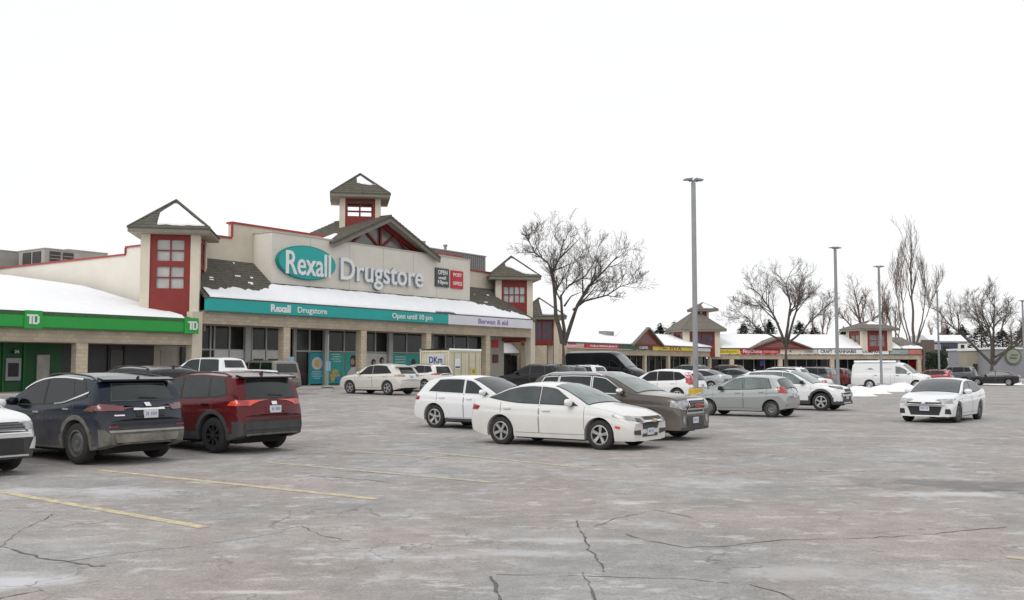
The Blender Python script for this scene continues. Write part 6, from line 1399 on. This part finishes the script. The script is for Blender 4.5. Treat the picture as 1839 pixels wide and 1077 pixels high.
ws_ = resize(SEDAN, 4.6, 1.45, paint=WHP, plf=False, dec=[('tail_light', SD([(4.25, .84), (4.55, .86)], [(4.25, .98), (4.55, 1.0)]) + FB('B', [(.5, .84), (.85, .84)], [(.5, .98), (.85, .98)]), TL, .012)]); put(ws_, 1452, 57, 'r', 1, HLft, 'white sedan tail with red lamps between the white crossovers and the lamp post', lod=1)
mr = resize(SUV, 4.4, 1.60, paint=MARP, glass=CGD, plf=False, dec=[('tail_light', FB('B', [(.6, .9), (.88, .9)], [(.6, 1.1), (.86, 1.1)]), TL, .012)]); put(mr, 1500, 77, 'r', 1, HLft, 'dark red car seen from behind beside the white cargo van', lod=1)
for px, Y, S_, P_, lb in ((1275, 66, SEDAN, SLVB, 'silver sedan roof showing over the pale silver hatchback'), (1243, 82, SUV, GRYP, 'dark grey car roof just left of the tallest lamp post, below the shop columns'), (1330, 74, SEDAN, GRYP, 'grey sedan roof before the shop columns right of the tallest lamp'), (1310, 90, SUV, MARP, 'far maroon car under the yellow signs')):
    put(resize(S_, 4.6, S_['H'], paint=P_, plf=False), px, Y, 'r', 1, HLft, lb, lod=1)
CV = dict(L=5.7, W=2.0, H=2.12, wb=3.43, fo=.85, R=.37, zb=.34, tum=.88, drop=.12, nose=.92, tail=.98, bowr=.02, bow=.12, rake=.05, top=[(0, .85), (.03, 1.02), (.12, 1.12), (.5, 1.2), (.95, 1.28), (1.3, 1.58), (1.7, 1.92), (1.95, 2.05), (2.3, 2.11), (5.4, 2.10), (5.6, 2.05), (5.68, 1.8), (5.7, 1.1)], belt=[(0, .8), (.3, 1.02), (1.0, 1.18), (2, 1.22), (5.6, 1.22), (5.7, 1.0)], ws=(1.0, 1.78), sw=[(1.25, 1.72, 2.3, 2.3)], doors=((1.1, 2.4), (2.7, 4.0)), winup=.22, paint=WHP2, glass=CGL, handle=PLAS, rim='steel', rimm=RIM, plr=False,
    dec=[('bumper', [('F', [(-.88, .34), (.88, .34)], [(-.88, .55), (.88, .55)])], PLAS, .02), ('grille', [('F', [(-.6, .66), (.6, .66)], [(-.6, .95), (.6, .95)])], PLAS, .012), ('headlight', FB('F', [(.62, .70), (.88, .70)], [(.62, .94), (.88, .94)]), HL, .012), ('logo', [('R', [(3.9, 1.55), (4.5, 1.55)], [(4.1, 1.62), (4.2, 1.66)])], GRYP, .01), ('logo', [('R', [(2.6, 1.58), (3.2, 1.58)], [(2.6, 1.60), (3.2, 1.60)])], GRYP, .01)])
cvn = put(CV, 1559, 76, 'r', -1, HR, 'white cargo van with snow on its roof behind the long snow heap', 'van')
mb = MB(); snow_strip(mb, lambda u, v, l: (u, v, 2.095 + l), [-2.65 + i * .35 for i in range(10)], lambda u: -.7, lambda u: .7, .14, e=.08); mb.build('roof_snow', cvn, smooth=True)
cor = resize(SEDAN, 4.62, 1.45, W=1.78, paint=WHP2, glass=CG, wsglass=glassm('windscreen_grey', (.07, .08, .085)), R=.325, fo=.93, wb=2.7, bow=.24, rim=10, rimm=RIMG, steer=-.12, plr=False, pzf=.47, name='moving_car', dec=[('upper_grille', [('F', [(-.52, .62), (.52, .62)], [(-.56, .67), (.56, .67)])], BLACK, .012), ('badge', [('F', [(-.06, .62), (.06, .62)], [(-.05, .67), (.05, .67)])], CHR, .018), ('lower_grille', [('F', [(-.44, .25), (.44, .25)], [(-.54, .54), (.54, .54)])], BLACK, .012),
    ('headlight', FB('F', [(.52, .60), (.84, .64)], [(.54, .70), (.80, .76)]) + SD([(.14, .68), (.60, .76)], [(.16, .76), (.62, .80)]), HL, .014), ('fog_recess', FB('F', [(.62, .30), (.80, .30)], [(.64, .46), (.78, .46)]), BLACK, .012), ('lower_lip', [('F', [(-.6, .21), (.6, .21)], [(-.6, .25), (.6, .25)])], WHP2, .016)])
put(cor, 1720, 32.2, 'f', 1, atan2(-.778, -.628), 'white sedan driving towards the camera alone in the right of the lot')
bs = resize(SEDAN, 4.6, 1.42, paint=BLKP, glass=CG, plf=False, dec=[('tail_light', SD([(4.3, .85), (4.55, .86)], [(4.3, .95), (4.55, .98)]), TL, .012)]); put(bs, 1808, 92, 'r', 1, HLft, 'black sedan at the right edge in front of the grey shop')
rc = resize(SUV, 4.2, 1.50, paint=REDP, plf=False, tail=.88, dec=[('tail_light', FB('B', [(.6, .9), (.88, .9)], [(.6, 1.1), (.86, 1.1)]), TL, .012)]); put(rc, 1688, 90, 'r', 1, HLft, 'bright red small car between the cargo van and the dark grey one', lod=1)
dg = resize(SUV, 4.9, 1.80, W=1.95, paint=GRYP, glass=CGD, plf=False); put(dg, 1730, 96, 'r', 1, HLft, 'large dark grey car left of the black sedan', lod=1)
